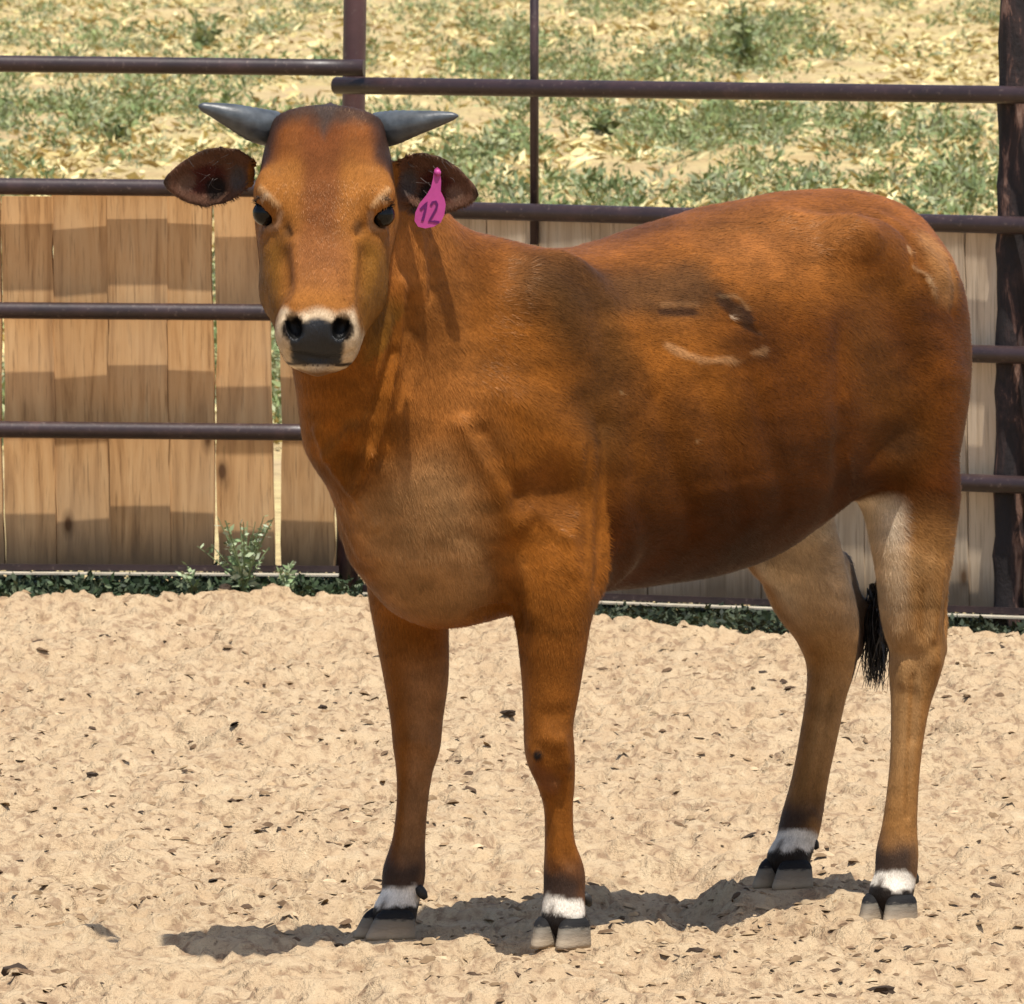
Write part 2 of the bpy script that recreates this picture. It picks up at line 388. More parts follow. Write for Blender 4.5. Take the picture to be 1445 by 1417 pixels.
# left bay (sight rows at u=0 and u=510); the line is carried on past the picture edge
for va, vb, u1 in ((90, 96, 514), (263, 268, 492), (438, 442, 492), (606, 611, 492)):
    sl = (vb - va) / 510; rail(-2200, u1, va - sl * 2200, va + sl * u1, LR)
# right bay
RR = .0205
for u0, va, vb in ((474, 121, 134), (508, 293, 318), (508, 470, 501), (508, 645, 684)):
    sl = (vb - va) / (1430 - 500); rail(u0, 3500, va + sl * (u0 - 500), va + sl * (3500 - 500), RR)
tube('post', [at(489, 852, 30.09), at(492, 700, 30.08), at(501, 0, 30.08), at(503, -140, 30.08)], .0275, M_post, pf, 18)
# heavy peeling post at the right
PB = at(1423, 930, 28.95); PT = at(1436, -230, 28.95)
pp = [PB + (PT - PB) * (k / 40) for k in range(41)]
tube('post', pp, [.036 * (1 + .12 * math.sin(k * 1.7) * random.random() + .05 * random.random()) for k in range(41)], M_rust, pf, 18, wob=.16)
pp = [PB + Vector((.071, .03, 0)) + (PT - PB) * (k / 40) for k in range(41)]
tube('post', pp, [.033 * (1 + .1 * random.random()) for k in range(41)], M_rust, pf, 16, wob=.12)
for u_ in (-560, -1620): tube('post', [at(u_, 870, dl(u_) + .05), at(u_, -140, dl(u_) + .05)], .0275, M_post, pf, 18)
tube('post', [at(2480, 940, dr(2480) + .05), at(2480, -140, dr(2480) + .05)], .0275, M_post, pf, 18)
tube('upright_rod', [at(754, 345, 29.745), at(754, -160, 29.745)], .0105, M_pipe, pf, 12)

# kick rails at the foot: an angle iron with a pale upper flange
def kick(u0, u1, va, vb, right):
    n = 24; V = []; V2 = []
    for k in range(n + 1):
        u = u0 + (u1 - u0) * k / n; d = dr(u) if right else dl(u)
        v = va + (vb - va) * (u - (500 if right else 0)) / (930 if right else 510)
        p = at(u, v, d); z = p.z
        V.append((p.x, d, z)); 
    for nm, prof, mt in (('kick_rail', [(.004, -.010), (.004, .005), (.012, .005), (.012, -.010)], M_pipe), ('kick_strip', [(-.030, -.0145), (.012, -.0125), (.012, -.0165), (-.030, -.0185)], M_kick)):
        me_v = []; Fq = []; m_ = 4
        for (x, y, z) in V:
            for (py, pz) in prof: me_v.append((x, y + py, z + pz))
        for k in range(n):
            for j in range(m_): Fq.append((k*m_ + j, k*m_ + (j+1) % m_, (k+1)*m_ + (j+1) % m_, (k+1)*m_ + j))
        Fq.append(tuple(range(m_))); Fq.append(tuple(n*m_ + j for j in range(m_))[::-1])
        link(nm, mesh_of(nm, me_v, Fq), mt, pf)
def mat_kick():
    t = NT('pale_kick_rail'); n = t.noise(t.coord('Object'), 30, 4)
    return t.set(color=t.ramp(n, [(.3, (.32, .28, .21)), (.7, (.50, .45, .35))]), rough=.8, spec=.2)
M_kick = mat_kick()
kick(-2200, 478, 799, 802, False); kick(512, 3500, 828, 861, True)

# ------------------------------------------------------------------ board fence behind the rails
def mat_board(name, c0, c1, c2):
    t = NT(name); oi = t.n('ShaderNodeObjectInfo'); tc = t.n('ShaderNodeTexCoord')
    off = t.n('ShaderNodeVectorMath', operation='SCALE'); cb = t.n('ShaderNodeCombineXYZ')
    t.l(oi.outputs['Random'], cb.inputs[0]); t.l(oi.outputs['Random'], cb.inputs[2]); t.l(cb.outputs[0], off.inputs[0]); off.inputs['Scale'].default_value = 37.0
    ad = t.n('ShaderNodeVectorMath', operation='ADD'); t.l(tc.outputs['Object'], ad.inputs[0]); t.l(off.outputs[0], ad.inputs[1])
    mp = t.n('ShaderNodeMapping'); mp.inputs['Scale'].default_value = (26, 26, 1.7); t.l(ad.outputs[0], mp.inputs[0])
    g1 = t.noise(mp.outputs[0], 1.0, 5, .6, .9); mp2 = t.n('ShaderNodeMapping'); mp2.inputs['Scale'].default_value = (160, 160, 4); t.l(ad.outputs[0], mp2.inputs[0]); g2 = t.noise(mp2.outputs[0], 1.0, 4, .6)
    w = t.noise(ad.outputs[0], 3.5, 3)
    c = t.ramp(g1, [(.30, c0), (.5, c1), (.72, c2)])
    c = t.mix(t.ramp(g2, [(.30, (.6, .6, .6)), (.46, (0, 0, 0))]), c, tuple(x * .5 for x in c0))
    c = t.mix(t.ramp(w, [(.40, (0, 0, 0)), (.7, (.45, .45, .45))]), c, (.54, .37, .21))
    # knots
    vo = t.n('ShaderNodeTexVoronoi'); mp3 = t.n('ShaderNodeMapping'); mp3.inputs['Scale'].default_value = (7, .01, 3.3); t.l(ad.outputs[0], mp3.inputs[0]); t.l(mp3.outputs[0], vo.inputs['Vector']); vo.inputs['Scale'].default_value = 1.0
    c = t.mix(t.ramp(vo.outputs['Distance'], [(.055, (1, 1, 1)), (.085, (.5, .5, .5)), (.15, (0, 0, 0))]), c, (.11, .055, .025))
    # damp foot of the board
    sx = t.n('ShaderNodeSeparateXYZ'); t.l(tc.outputs['Object'], sx.inputs[0]); fz_ = t.math('ADD', sx.outputs[2], t.math('MULTIPLY', t.math('SUBTRACT', g1, .5), .10))
    c = t.mix(t.ramp(fz_, [(.02, (.75, .75, .75)), (.11, (0, 0, 0))]), c, (.13, .09, .055))
    r = t.math('MULTIPLY_ADD', oi.outputs['Random'], .35); r.node.inputs[2].default_value = .82
    c = t.mix(1.0, c, r, 'MULTIPLY')
    return t.set(color=c, rough=.85, spec=.15, normal=t.bump(t.math('ADD', g1, t.math('MULTIPLY', g2, .6)), .35, .004))
M_boardL = mat_board('cedar_board', (.32, .165, .066), (.52, .295, .128), (.62, .385, .185))
M_boardR = mat_board('weathered_board', (.36, .275, .19), (.52, .41, .29), (.60, .50, .375))
def board(u0, u1, vtop, vbot, d0, d1, gap, lean, th, mat, parent, drift=0.0):
    """one fence board standing gap behind the rails; slightly waney edges, thickness th, its foot set further back by lean"""
    dm = (d0 + d1) / 2; zb = at(0, vbot, dm).z; zt = at(0, vtop, dm).z; n = 14; V = []; Fq = []
    A = Vector((d0 * (u0 - CU) / F, d0)); Bv = Vector((d1 * (u1 - CU) / F, d1)); wd = (Bv - A).length; ang = math.atan2(Bv.y - A.y, Bv.x - A.x)
    w0 = rng.normal(0, .0012, (n + 1, 2)); ph = rng.random(2) * 6; tw = rng.normal(0, .002)
    for k in range(n + 1):
        t = k / n; z = (zt - zb) * t; e0 = w0[k, 0] + .002 * math.sin(t * 9 + ph[0]); e1 = w0[k, 1] + .002 * math.sin(t * 7 + ph[1]) + drift * (t - .5)
        y = gap + lean * (1 - t)
        V += [(e0, y, z), (wd + e1, y + tw, z), (wd + e1, y + th + tw, z), (e0, y + th, z)]
    for k in range(n):
        for j in range(4): Fq.append((k*4 + j, k*4 + (j+1) % 4, (k+1)*4 + (j+1) % 4, (k+1)*4 + j))
    Fq += [(3, 2, 1, 0), (n*4, n*4+1, n*4+2, n*4+3)]
    o = link('board', mesh_of('board', V, Fq), mat, parent); o.location = (A.x, A.y, zb); o.rotation_euler = (0, 0, ang)
    return o
bl = bpy.data.objects.new('board_fence', None); C.objects.link(bl); tag(bl, 'warm brown upright board panel behind the rails left of the brown post', 'fence')
br = bpy.data.objects.new('board_fence', None); C.objects.link(br); tag(br, 'pale weathered upright board panel behind the rails right of the brown post', 'fence')
left_boards = [(-3, 66.6, 0), (66.9, 145.6, 0.003), (146, 228.3, -.004), (228.7, 291, -.002), (296, 374, .006), (387, 463, .001)]
u = -5
while u > -2150:
    w = rng.uniform(70, 82); left_boards.append((u - w, u - rng.choice([1, 2, 2, 4]), rng.normal(0, .004))); u -= w
for i, (a, b, dy) in enumerate(left_boards):
    if i < 4 or i > 5: b += 1.4
    board(a, b, 276 + rng.uniform(-3, 2), 806, dl(a), dl(b), .046 + dy, .046 + dy * .6, .018, M_boardL, bl, drift=rng.normal(0, .0012))
u = 516
while u < 3420:
    w = rng.uniform(70, 84)
    if u < 1343.5 < u + w + 45: w = 1343.5 - u
    elif abs(u - 1343.5) < 1: w = 66
    vt = 300 + (u - 500) * .0268 + 6; vb = 835 + (u - 500) * .0355
    board(u, u + w - rng.choice([1.2, 2, 2.5]), vt, vb, dr(u), dr(u + w), .050 + rng.normal(0, .002), .02, .018, M_boardR, br, drift=rng.normal(0, .002)); u += w
# ------------------------------------------------------------------ the cow
def smin(a, b, k):
    h = np.maximum(k - np.abs(a - b), 0) / k; return np.minimum(a, b) - h * h * h * k / 6
def smax(a, b, k): return -smin(-a, -b, k)
def cone(a, b, ra, rb):
    a = np.asarray(a, np.float32); b = np.asarray(b, np.float32); ba = b - a; L2 = float(ba @ ba)
    def f(P):
        pa = P - a; t = np.clip(pa @ ba / L2, 0, 1)
        return np.linalg.norm(pa - t[:, None] * ba, axis=1) - (ra + (rb - ra) * t)
    return f
def ell(c, r, R=None):
    c = np.asarray(c, np.float32); r = np.asarray(r, np.float32)
    def f(P):
        q = P - c
        if R is not None: q = q @ R
        k0 = np.linalg.norm(q / r, axis=1); k1 = np.linalg.norm(q / (r * r), axis=1)
        return k0 * (k0 - 1) / np.maximum(k1, 1e-6)
    return f
def pch(xs, ys, n=400):                               # smooth interpolation table
    xs = np.asarray(xs, float); ys = np.asarray(ys, float); X = np.linspace(xs[0], xs[-1], n)
    h = np.diff(xs); s = np.diff(ys) / h; m = np.zeros_like(ys); m[0] = s[0]; m[-1] = s[-1]
    for i in range(1, len(xs) - 1):
        m[i] = 0 if s[i - 1] * s[i] <= 0 else 2 * s[i - 1] * s[i] / (s[i - 1] + s[i])
    i = np.clip(np.searchsorted(xs, X) - 1, 0, len(xs) - 2); t = (X - xs[i]) / h[i]
    Y = (2*t**3-3*t**2+1)*ys[i] + (t**3-2*t**2+t)*h[i]*m[i] + (-2*t**3+3*t**2)*ys[i+1] + (t**3-t**2)*h[i]*m[i+1]
    return lambda q: np.interp(q, X, Y)
def loft(st, axis, p=2.2, egg=0.0):
    """st rows: s, lo, hi, halfwidth, centre-sideways ; axis picks (s, t, w) components"""
    st = np.asarray(sorted(map(tuple, st)), float); s0, s1 = st[0, 0], st[-1, 0]
    lo, hi, hw, cw = (pch(st[:, 0], st[:, k]) for k in (1, 2, 3, 4))
    def f(P):
        s = P[:, axis[0]]; sc = np.clip(s, s0, s1); l = lo(sc); h = hi(sc); w = hw(sc)
        c = (l + h) / 2; r = (h - l) / 2; t = (P[:, axis[1]] - c) / r
        ww = w * (1 - egg * np.clip(t, -1, 1)); y = (P[:, axis[2]] - cw(sc)) / ww
        q = (np.abs(y) ** p + np.abs(t) ** p) ** (1 / p)
        d = (q - 1) * np.minimum(r, w)
        out = np.maximum(s0 - s, 0) + np.maximum(s - s1, 0)
        return np.where(out > 0, np.sqrt(np.maximum(d, 0) ** 2 + out ** 2) + np.minimum(d, 0), d)
    return f

# head frame: a = sideways (image right), n = down the face, f = out of the face
TAU = math.radians(32); YAW = math.radians(-2); ROLL = math.radians(-0.8)
HO = np.array(at(461, 151, 19.74))
_Rz = np.array(Matrix.Rotation(YAW, 3, 'Z')); _Ry = np.array(Matrix.Rotation(-ROLL, 3, 'Y'))
HX = _Rz @ _Ry @ np.array([1., 0, 0]); HN = _Rz @ _Ry @ np.array([0, -math.sin(TAU), -math.cos(TAU)]); HF = _Rz @ _Ry @ np.array([0, -math.cos(TAU), math.sin(TAU)])
_h = [np.concatenate([[v[:2] @ FW, v[:2] @ LF], v[2:]]) for v in (HX, HN, HF)]
HB = np.stack(_h, 1); HOL = W2L(HO)                    # columns a, n, f in cow coordinates
def Hd(a, n, f): return HOL + HB @ np.array([a, n, f], float)
def toH(P): return (P - HOL.astype(np.float32)) @ HB.astype(np.float32)
def inH(fn): return lambda P: fn(toH(P))

torso = loft([
    (-1.09, .93, 1.05, .020, 0), (-1.072, .86, 1.080, .058, 0), (-1.04, .80, 1.115, .096, 0), (-1.0, .77, 1.148, .140, 0), (-.93, .745, 1.172, .168, 0),
    (-.85, .705, 1.180, .190, 0), (-.75, .645, 1.178, .208, 0), (-.65, .600, 1.170, .224, 0), (-.55, .568, 1.156, .240, 0), (-.42, .550, 1.132, .240, 0),
    (-.30, .545, 1.110, .230, 0), (-.18, .540, 1.100, .213, 0), (-.08, .525, 1.108, .190, 0), (.02, .508, 1.115, .172, 0), (.10, .500, 1.090, .160, 0),
    (.16, .512, 1.02, .142, 0), (.215, .548, .95, .112, 0), (.255, .590, .88, .078, 0), (.275, .64, .82, .03, 0)], (0, 2, 1), 2.25, 0.10)
neck = loft([      # along z: x-back, x-front, half width, sideways
    (.63, .02, .262, .080, 0), (.66, .0, .285, .095, 0), (.72, -.02, .330, .100, 0), (.78, -.02, .355, .096, .0), (.86, .0, .362, .092, .005), (.94, .02, .39, .092, .01),
    (1.02, .04, .43, .090, .018), (1.09, .06, .45, .085, .022), (1.15, .13, .455, .076, .028), (1.20, .22, .455, .066, .032), (1.25, .30, .45, .055, .036), (1.27, .34, .43, .04, .04)], (2, 0, 1), 2.1)
headl = loft([     # along n : fbot, ftop, half width
    (-.014, -.13, -.038, .070, 0), (-.004, -.145, -.019, .083, 0), (.014, -.165, -.006, .091, 0), (.05, -.185, .0, .101, 0), (.09, -.195, .002, .105, 0), (.14, -.205, .0, .098, 0),
    (.19, -.205, -.004, .080, 0), (.25, -.195, -.010, .064, 0), (.31, -.172, -.010, .054, 0), (.36, -.150, -.006, .052, 0), (.39, -.122, -.012, .054, 0),
    (.410, -.110, -.028, .050, 0), (.425, -.095, -.050, .036, 0)], (1, 2, 0), 3.0)

parts = []                                             # (op, fn, k)
def add(fn, k=0.05): parts.append((1, fn, k))
def cut(fn, k=0.02): parts.append((-1, fn, k))
add(torso); add(neck, 0.10)
# hips, rump, thighs
for s in (1, -1):
    add(ell((-.73, s*.160, 1.085), (.085, .035, .05)), .09)           # hook
    add(ell((-.970, s*.085, .97), (.060, .05, .10)), .07)         # pin
    add(ell((-.885, s*.115, .88), (.142, .080, .23)), .07)
    add(cone((-.878, s*.120, .86), (-.875, s*.155, .58), .098, .050), .07)    # back of thigh             # thigh
    add(ell((-.815, s*.160, .83), (.10, .048, .13)), .07)             # stifle
    add(ell((-.02, s*.125, .90), (.13, .058, .20)), .09)              # shoulder blade
    add(ell((.065, s*.120, .745), (.10, .060, .115)), .08)            # point of shoulder
    add(ell((-.085, s*.150, .70), (.10, .055, .14)), .08)           # triceps
def chain(pts, k=0.03, squash=None):
    """one smooth tapered tube through (point, radius) pairs"""
    K = np.array([list(p) + [r] for p, r in pts], float); n = len(K); sv = np.arange(n)
    q = np.linspace(0, n - 1, (n - 1) * 6 + 1)
    def cr(c):
        t = q - np.minimum(np.floor(q), n - 2); i = np.minimum(np.floor(q).astype(int), n - 2)
        g = lambda d: c[np.clip(i + d, 0, n - 1)]
        p0, p1, p2, p3 = g(-1), g(0), g(1), g(2)
        return .5 * (2*p1 + (p2-p0)*t + (2*p0-5*p1+4*p2-p3)*t*t + (3*p1-p0-3*p2+p3)*t**3)
    D = np.stack([cr(K[:, c]) for c in range(4)], 1).astype(np.float32)
    segs = [cone(a[:3], b[:3], a[3], b[3]) for a, b in zip(D[:-1], D[1:])]
    lo_, hi_ = (D[:, :3] - D[:, 3:]).min(0) - .25, (D[:, :3] + D[:, 3:]).max(0) + .25
    def f(P):
        out = np.full(len(P), .25, np.float32); m = ((P > lo_) & (P < hi_)).all(1)
        if m.any():
            Q = P[m]; d = segs[0](Q)
            for sg in segs[1:]: d = np.minimum(d, sg(Q))
            out[m] = np.minimum(d, .25)
        return out
    add(f, k)
# near front leg
NFp = [(Lp(772, 720, .130), .060), (Lp(776, 790, .150), .067), (Lp(780, 870, .162), .060), (Lp(778, 960, .160), .0475), (Lp(774, 1020, .160), .0400), (Lp(776, 1062, .160), .0395), (Lp(784, 1100, .160), .031), (Lp(788, 1140, .160), .0235),
       (Lp(790, 1190, .160), .0245), (Lp(796, 1232, .160), .0330), (Lp(796, 1262, .160), .033), (Lp(795, 1298, .163), .036)]
FFp = [(Lp(575, 720, -.120), .060), (Lp(575, 800, -.140), .067), (Lp(580, 880, -.150), .060), (Lp(587, 950, -.150), .0530), (Lp(588, 1010, -.150), .0430), (Lp(588, 1050, -.150), .0385), (Lp(585, 1085, -.150), .030), (Lp(582, 1130, -.150), .0255),
       (Lp(577, 1185, -.150), .0265), (Lp(570, 1232, -.150), .0345), (Lp(566, 1262, -.150), .0315), (Lp(556, 1292, -.148), .036)]
NHp = [(Lp(1287, 700, .145), .078), (Lp(1287, 790, .160), .060), (Lp(1287, 870, .160), .051), (Lp(1295, 915, .158), .046), (Lp(1291, 945, .158), .043), (Lp(1284, 1000, .158), .0315), (Lp(1277, 1080, .160), .0255),
       (Lp(1270, 1160, .160), .0285), (Lp(1266, 1205, .160), .0350), (Lp(1264, 1235, .162), .0345), (Lp(1257, 1262, .163), .037)]
FHp = [(Lp(1118, 725, -.140), .066), (Lp(1136, 815, -.150), .071), (Lp(1165, 880, -.150), .057), (Lp(1173, 930, -.150), .043), (Lp(1166, 980, -.150), .034), (Lp(1155, 1040, -.150), .0315), (Lp(1143, 1100, -.150), .0305),
       (Lp(1130, 1160, -.150), .0345), (Lp(1122, 1190, -.150), .0330), (Lp(1112, 1213, -.150), .036)]
for ch in (NFp, FFp, NHp, FHp): chain(ch, .05)
add(ell(Lp(812, 800, .175), (.060, .040, .075)), .05)                  # elbow
add(cone(Lp(1318, 915, .155), Lp(1322, 880, .15), .022, .014), .03)  # near hock point and tendon
add(cone(Lp(1322, 880, .15), Lp(1318, 780, .14), .014, .03), .03)
add(cone(Lp(1200, 915, -.15), Lp(1212, 860, -.15), .022, .016), .03)
add(cone(Lp(1210, 868, -.15), Lp(1180, 800, -.15), .014, .03), .04)
# flank fold and sheath
add(cone((-.66, .15, .70), (-.80, .16, .76), .025, .030), .05)
add(cone((-.66, -.15, .70), (-.80, -.14, .75), .025, .030), .05)
# tail
TL = [((-1.05, 0, 1.085), .036), ((-1.10, -.005, 1.01), .027), ((-1.115, -.03, .88), .022), ((-1.12, -.075, .70), .018), ((-1.11, -.110, .54), .015), ((-1.10, -.120, .46), .012)]
chain(TL, .02)
# head
add(inH(headl), .05)
for s in (1, -1):
    add(cone(Hd(s*.052, .13, -.135), Hd(s*.046, .26, -.128), .056, .046), .05)     # cheek
    add(cone(Hd(s*.046, .26, -.128), Hd(s*.030, .365, -.092), .046, .030), .05)
    add(cone(Hd(s*.070, .195, -.086), Hd(s*.044, .30, -.080), .028, .028), .045)   # cheek bone running down from the eye     # jaw
    add(inH(ell((s*.080, .138, -.036), (.031, .042, .032))), .03)                  # brow over the eye
    add(inH(ell((s*.032, .374, -.045), (.036, .046, .044))), .025)                 # muzzle sides
add(inH(ell((0, .368, -.100), (.034, .026, .026))), .025)                          # chin
add(inH(ell((0, .004, -.055), (.084, .028, .05))), .025)                            # arch of the poll
EYEP = [Hd(s*.0915, .166, -.048) for s in (1, -1)]
for e in EYEP: cut(ell(e, (.0205, .0205, .0205)), .010)
NOSE = [Hd(s*.034, .397, -.006) for s in (1, -1)]
for s in (1, -1):
    cut(inH(ell((s*.0365, .389, -.014), (.0115, .0200, .020), np.array(Matrix.Rotation(s * .30, 3, 'Z')))), .010)
# throat to neck
add(cone(Hd(0, .20, -.19), Lp(501, 600, 0.0), .068, .080), .08)
# ears
def ear_fn(base, tip, upv, outv, hh, deep, th):
    base, tip, upv, outv = (np.asarray(v, np.float32) for v in (base, tip, upv, outv)); ax = tip - base; Ln = float(np.linalg.norm(ax)); ax = ax / Ln
    prof = pch([0, .12, .3, .5, .72, .9, 1.0], [.30, .62, .93, 1.0, .80, .42, .12])
    def f(P):
        q = P - base; s = q @ ax / Ln; p = q @ upv; o = q @ outv; sc = np.clip(s, 0, 1); h = hh * prof(sc)
        tt = np.clip(p / h, -1.2, 1.2); q0 = -deep * (1 - tt * tt) * np.interp(sc, [0, .4, 1], [1, 1, .25])
        d = smax(np.abs(o - q0) * .85 - th, np.abs(p) - h, .01)
        e = np.maximum(-s, s - 1) * Ln
        return smax(d, e, .01)
    return f
_tc = lambda v: np.array([v[:2] @ FW, v[:2] @ LF, v[2]])
EARS = [  # base, tip, up, out(towards viewer)
    (Ld(366, 243, 19.83), Ld(237, 236, 19.80), _tc(np.array([-.10, 0, .995])), _tc(np.array([-.1, -.97, -.2])), .049, .026, .0062),
    (Ld(548, 246, 19.83), Ld(668, 260, 19.80), _tc(np.array([.22, 0, .975])), _tc(np.array([.1, -.97, -.2])), .049, .026, .0062)]
for e in EARS: add(ear_fn(*e), .018)

def sdf(P):
    d = None
    for op, fn, k in parts:
        e = fn(P)
        if d is None: d = e
        elif op > 0: d = smin(d, e, k)
        else: d = smax(d, -e, k)
    return d

HG = 0.0055
lo = np.array([-1.22, -.36, .0]); hi = np.array([.72, .44, 1.42])
B = 8
nb = np.ceil((hi - lo) / (HG * B)).astype(int); N = nb * B
cx = [lo[k] + (np.arange(nb[k]) + .5) * B * HG for k in range(3)]
cc = np.stack(np.meshgrid(*cx, indexing='ij'), -1).reshape(-1, 3).astype(np.float32)
dc = sdf(cc)
dense = np.repeat(np.repeat(np.repeat(np.where(dc < 0, -1.0, 1.0).astype(np.float32).reshape(nb), B, 0), B, 1), B, 2)
act = np.nonzero(np.abs(dc) < B * HG * .9 + .035)[0]
off = (np.arange(B) + .5 - B / 2) * HG
og = np.stack(np.meshgrid(off, off, off, indexing='ij'), -1).reshape(-1, 3).astype(np.float32)
ai = np.stack(np.unravel_index(act, nb), 1)
for i0 in range(0, len(act), 400):
    sel = act[i0:i0 + 400]; pts = (cc[sel][:, None, :] + og[None]).reshape(-1, 3)
    dv = sdf(pts).reshape(-1, B, B, B)
    for (bx, by, bz), blk in zip(ai[i0:i0 + 400], dv):
        dense[bx*B:bx*B+B, by*B:by*B+B, bz*B:bz*B+B] = blk
g0 = lo + HG * .5
def surface_nets(D):
    S = D < 0
    c = np.zeros(tuple(n - 1 for n in D.shape), np.int8)
    for dx in (0, 1):
        for dy in (0, 1):
            for dz in (0, 1): c += S[dx:D.shape[0]-1+dx, dy:D.shape[1]-1+dy, dz:D.shape[2]-1+dz]
    idx = np.argwhere((c > 0) & (c < 8)); vid = np.full(c.shape, -1, np.int32); vid[tuple(idx.T)] = np.arange(len(idx))
    acc = np.zeros((len(idx), 3)); cnt = np.zeros(len(idx)); cor = [(a, b, d) for a in (0, 1) for b in (0, 1) for d in (0, 1)]
    val = {k: D[idx[:, 0]+k[0], idx[:, 1]+k[1], idx[:, 2]+k[2]] for k in cor}
    for a in cor:
        for ax in range(3):
            if a[ax] == 0:
                b = list(a); b[ax] = 1; b = tuple(b); va, vb = val[a], val[b]; m = (va < 0) != (vb < 0)
                t = np.where(m, va / np.where(m, va - vb, 1), 0); p = np.tile(np.array(a, float), (len(idx), 1)); p[:, ax] = t
                acc[m] += p[m]; cnt += m
    V = idx + acc / cnt[:, None]
    Q = []
    for ax in range(3):
        o1, o2 = [(1, 2), (2, 0), (0, 1)][ax]
        A = np.moveaxis(S, ax, 0); flip = np.moveaxis(A[:-1] != A[1:], 0, ax)
        e = np.argwhere(flip); e = e[(e[:, o1] > 0) & (e[:, o2] > 0) & (e[:, o1] < S.shape[o1]-1) & (e[:, o2] < S.shape[o2]-1)]
        q = []
        for da, db in ((0, 0), (-1, 0), (-1, -1), (0, -1)):
            f = e.copy(); f[:, o1] += da; f[:, o2] += db; q.append(vid[tuple(f.T)])
        q = np.stack(q, 1); inside = S[tuple(e.T)]
        q[~inside] = q[~inside][:, ::-1]; Q.append(q)
    Q = np.concatenate(Q); Q = Q[(Q >= 0).all(1)]
    return V, Q
CV, CQ = surface_nets(dense); CV = CV * HG + g0
_e = np.concatenate([CQ[:, [0, 1]], CQ[:, [1, 2]], CQ[:, [2, 3]], CQ[:, [3, 0]]])
def lap(V, it, w):
    n = np.bincount(_e.ravel(), minlength=len(V))[:, None]
    for _ in range(it):
        s = np.stack([np.bincount(_e[:, 0], V[_e[:, 1], k], len(V)) + np.bincount(_e[:, 1], V[_e[:, 0], k], len(V)) for k in range(3)], 1)
        V = V + w * (s / n - V)
    return V
_cv0 = lap(CV, 2, .5); _cv1 = lap(_cv0, 7, .5)
_he = toH(_cv0.astype(np.float32)); _we = np.clip((np.abs(_he[:, 0]) - .118) / .02, 0, 1)[:, None] * (_he[:, 1] < .25)[:, None] * (_he[:, 1] > -.05)[:, None] * (_cv0[:, 2:] > .9)
CV = _cv0 * (1 - _we) + _cv1 * _we
def vnormals(V):
    fn = np.cross(V[CQ[:, 2]] - V[CQ[:, 0]], V[CQ[:, 3]] - V[CQ[:, 1]]); n = np.zeros_like(V)
    for k in range(4):
        for j in range(3): n[:, j] += np.bincount(CQ[:, k], fn[:, j], len(V))
    return n / np.maximum(np.linalg.norm(n, axis=1, keepdims=True), 1e-12)
# ------------------------------------------------------------------ skin folds, muscle edges and coat colours on the body, some with shade painted in
CN = vnormals(CV)
CW = L2W(CV); CP = to_px(CW)
_view = CW - np.array([0, 0, EYE]); _view /= np.linalg.norm(_view, axis=1, keepdims=True)
CNW = np.concatenate([CN[:, :1] * FW + CN[:, 1:2] * LF, CN[:, 2:]], 1)
_front = np.nonzero((CNW * _view).sum(1) < .05)[0]
def hit(u, v):                                        # body point seen at a photo pixel
    q = CP[_front] - (u, v); r = np.hypot(q[:, 0], q[:, 1]); k = r < max(8, r.min() * 1.3)
    c = _front[k]; c = c[np.argmin(CW[c, 1] + r[k] * .0006)]; return CV[c]
def polydist(pts, P=None):
    """distance of every vertex to the 3-D polyline through the body points seen at pts"""
    P = CV if P is None else P; H3 = [hit(*p) for p in pts]
    if len(H3) == 1: return np.linalg.norm(P - H3[0], axis=1)
    d = np.full(len(P), 9.0)
    for a, b in zip(H3[:-1], H3[1:]):
        ba = b - a; t = np.clip((P - a) @ ba / max(ba @ ba, 1e-9), 0, 1); d = np.minimum(d, np.linalg.norm(P - a - t[:, None] * ba, axis=1))
    return d
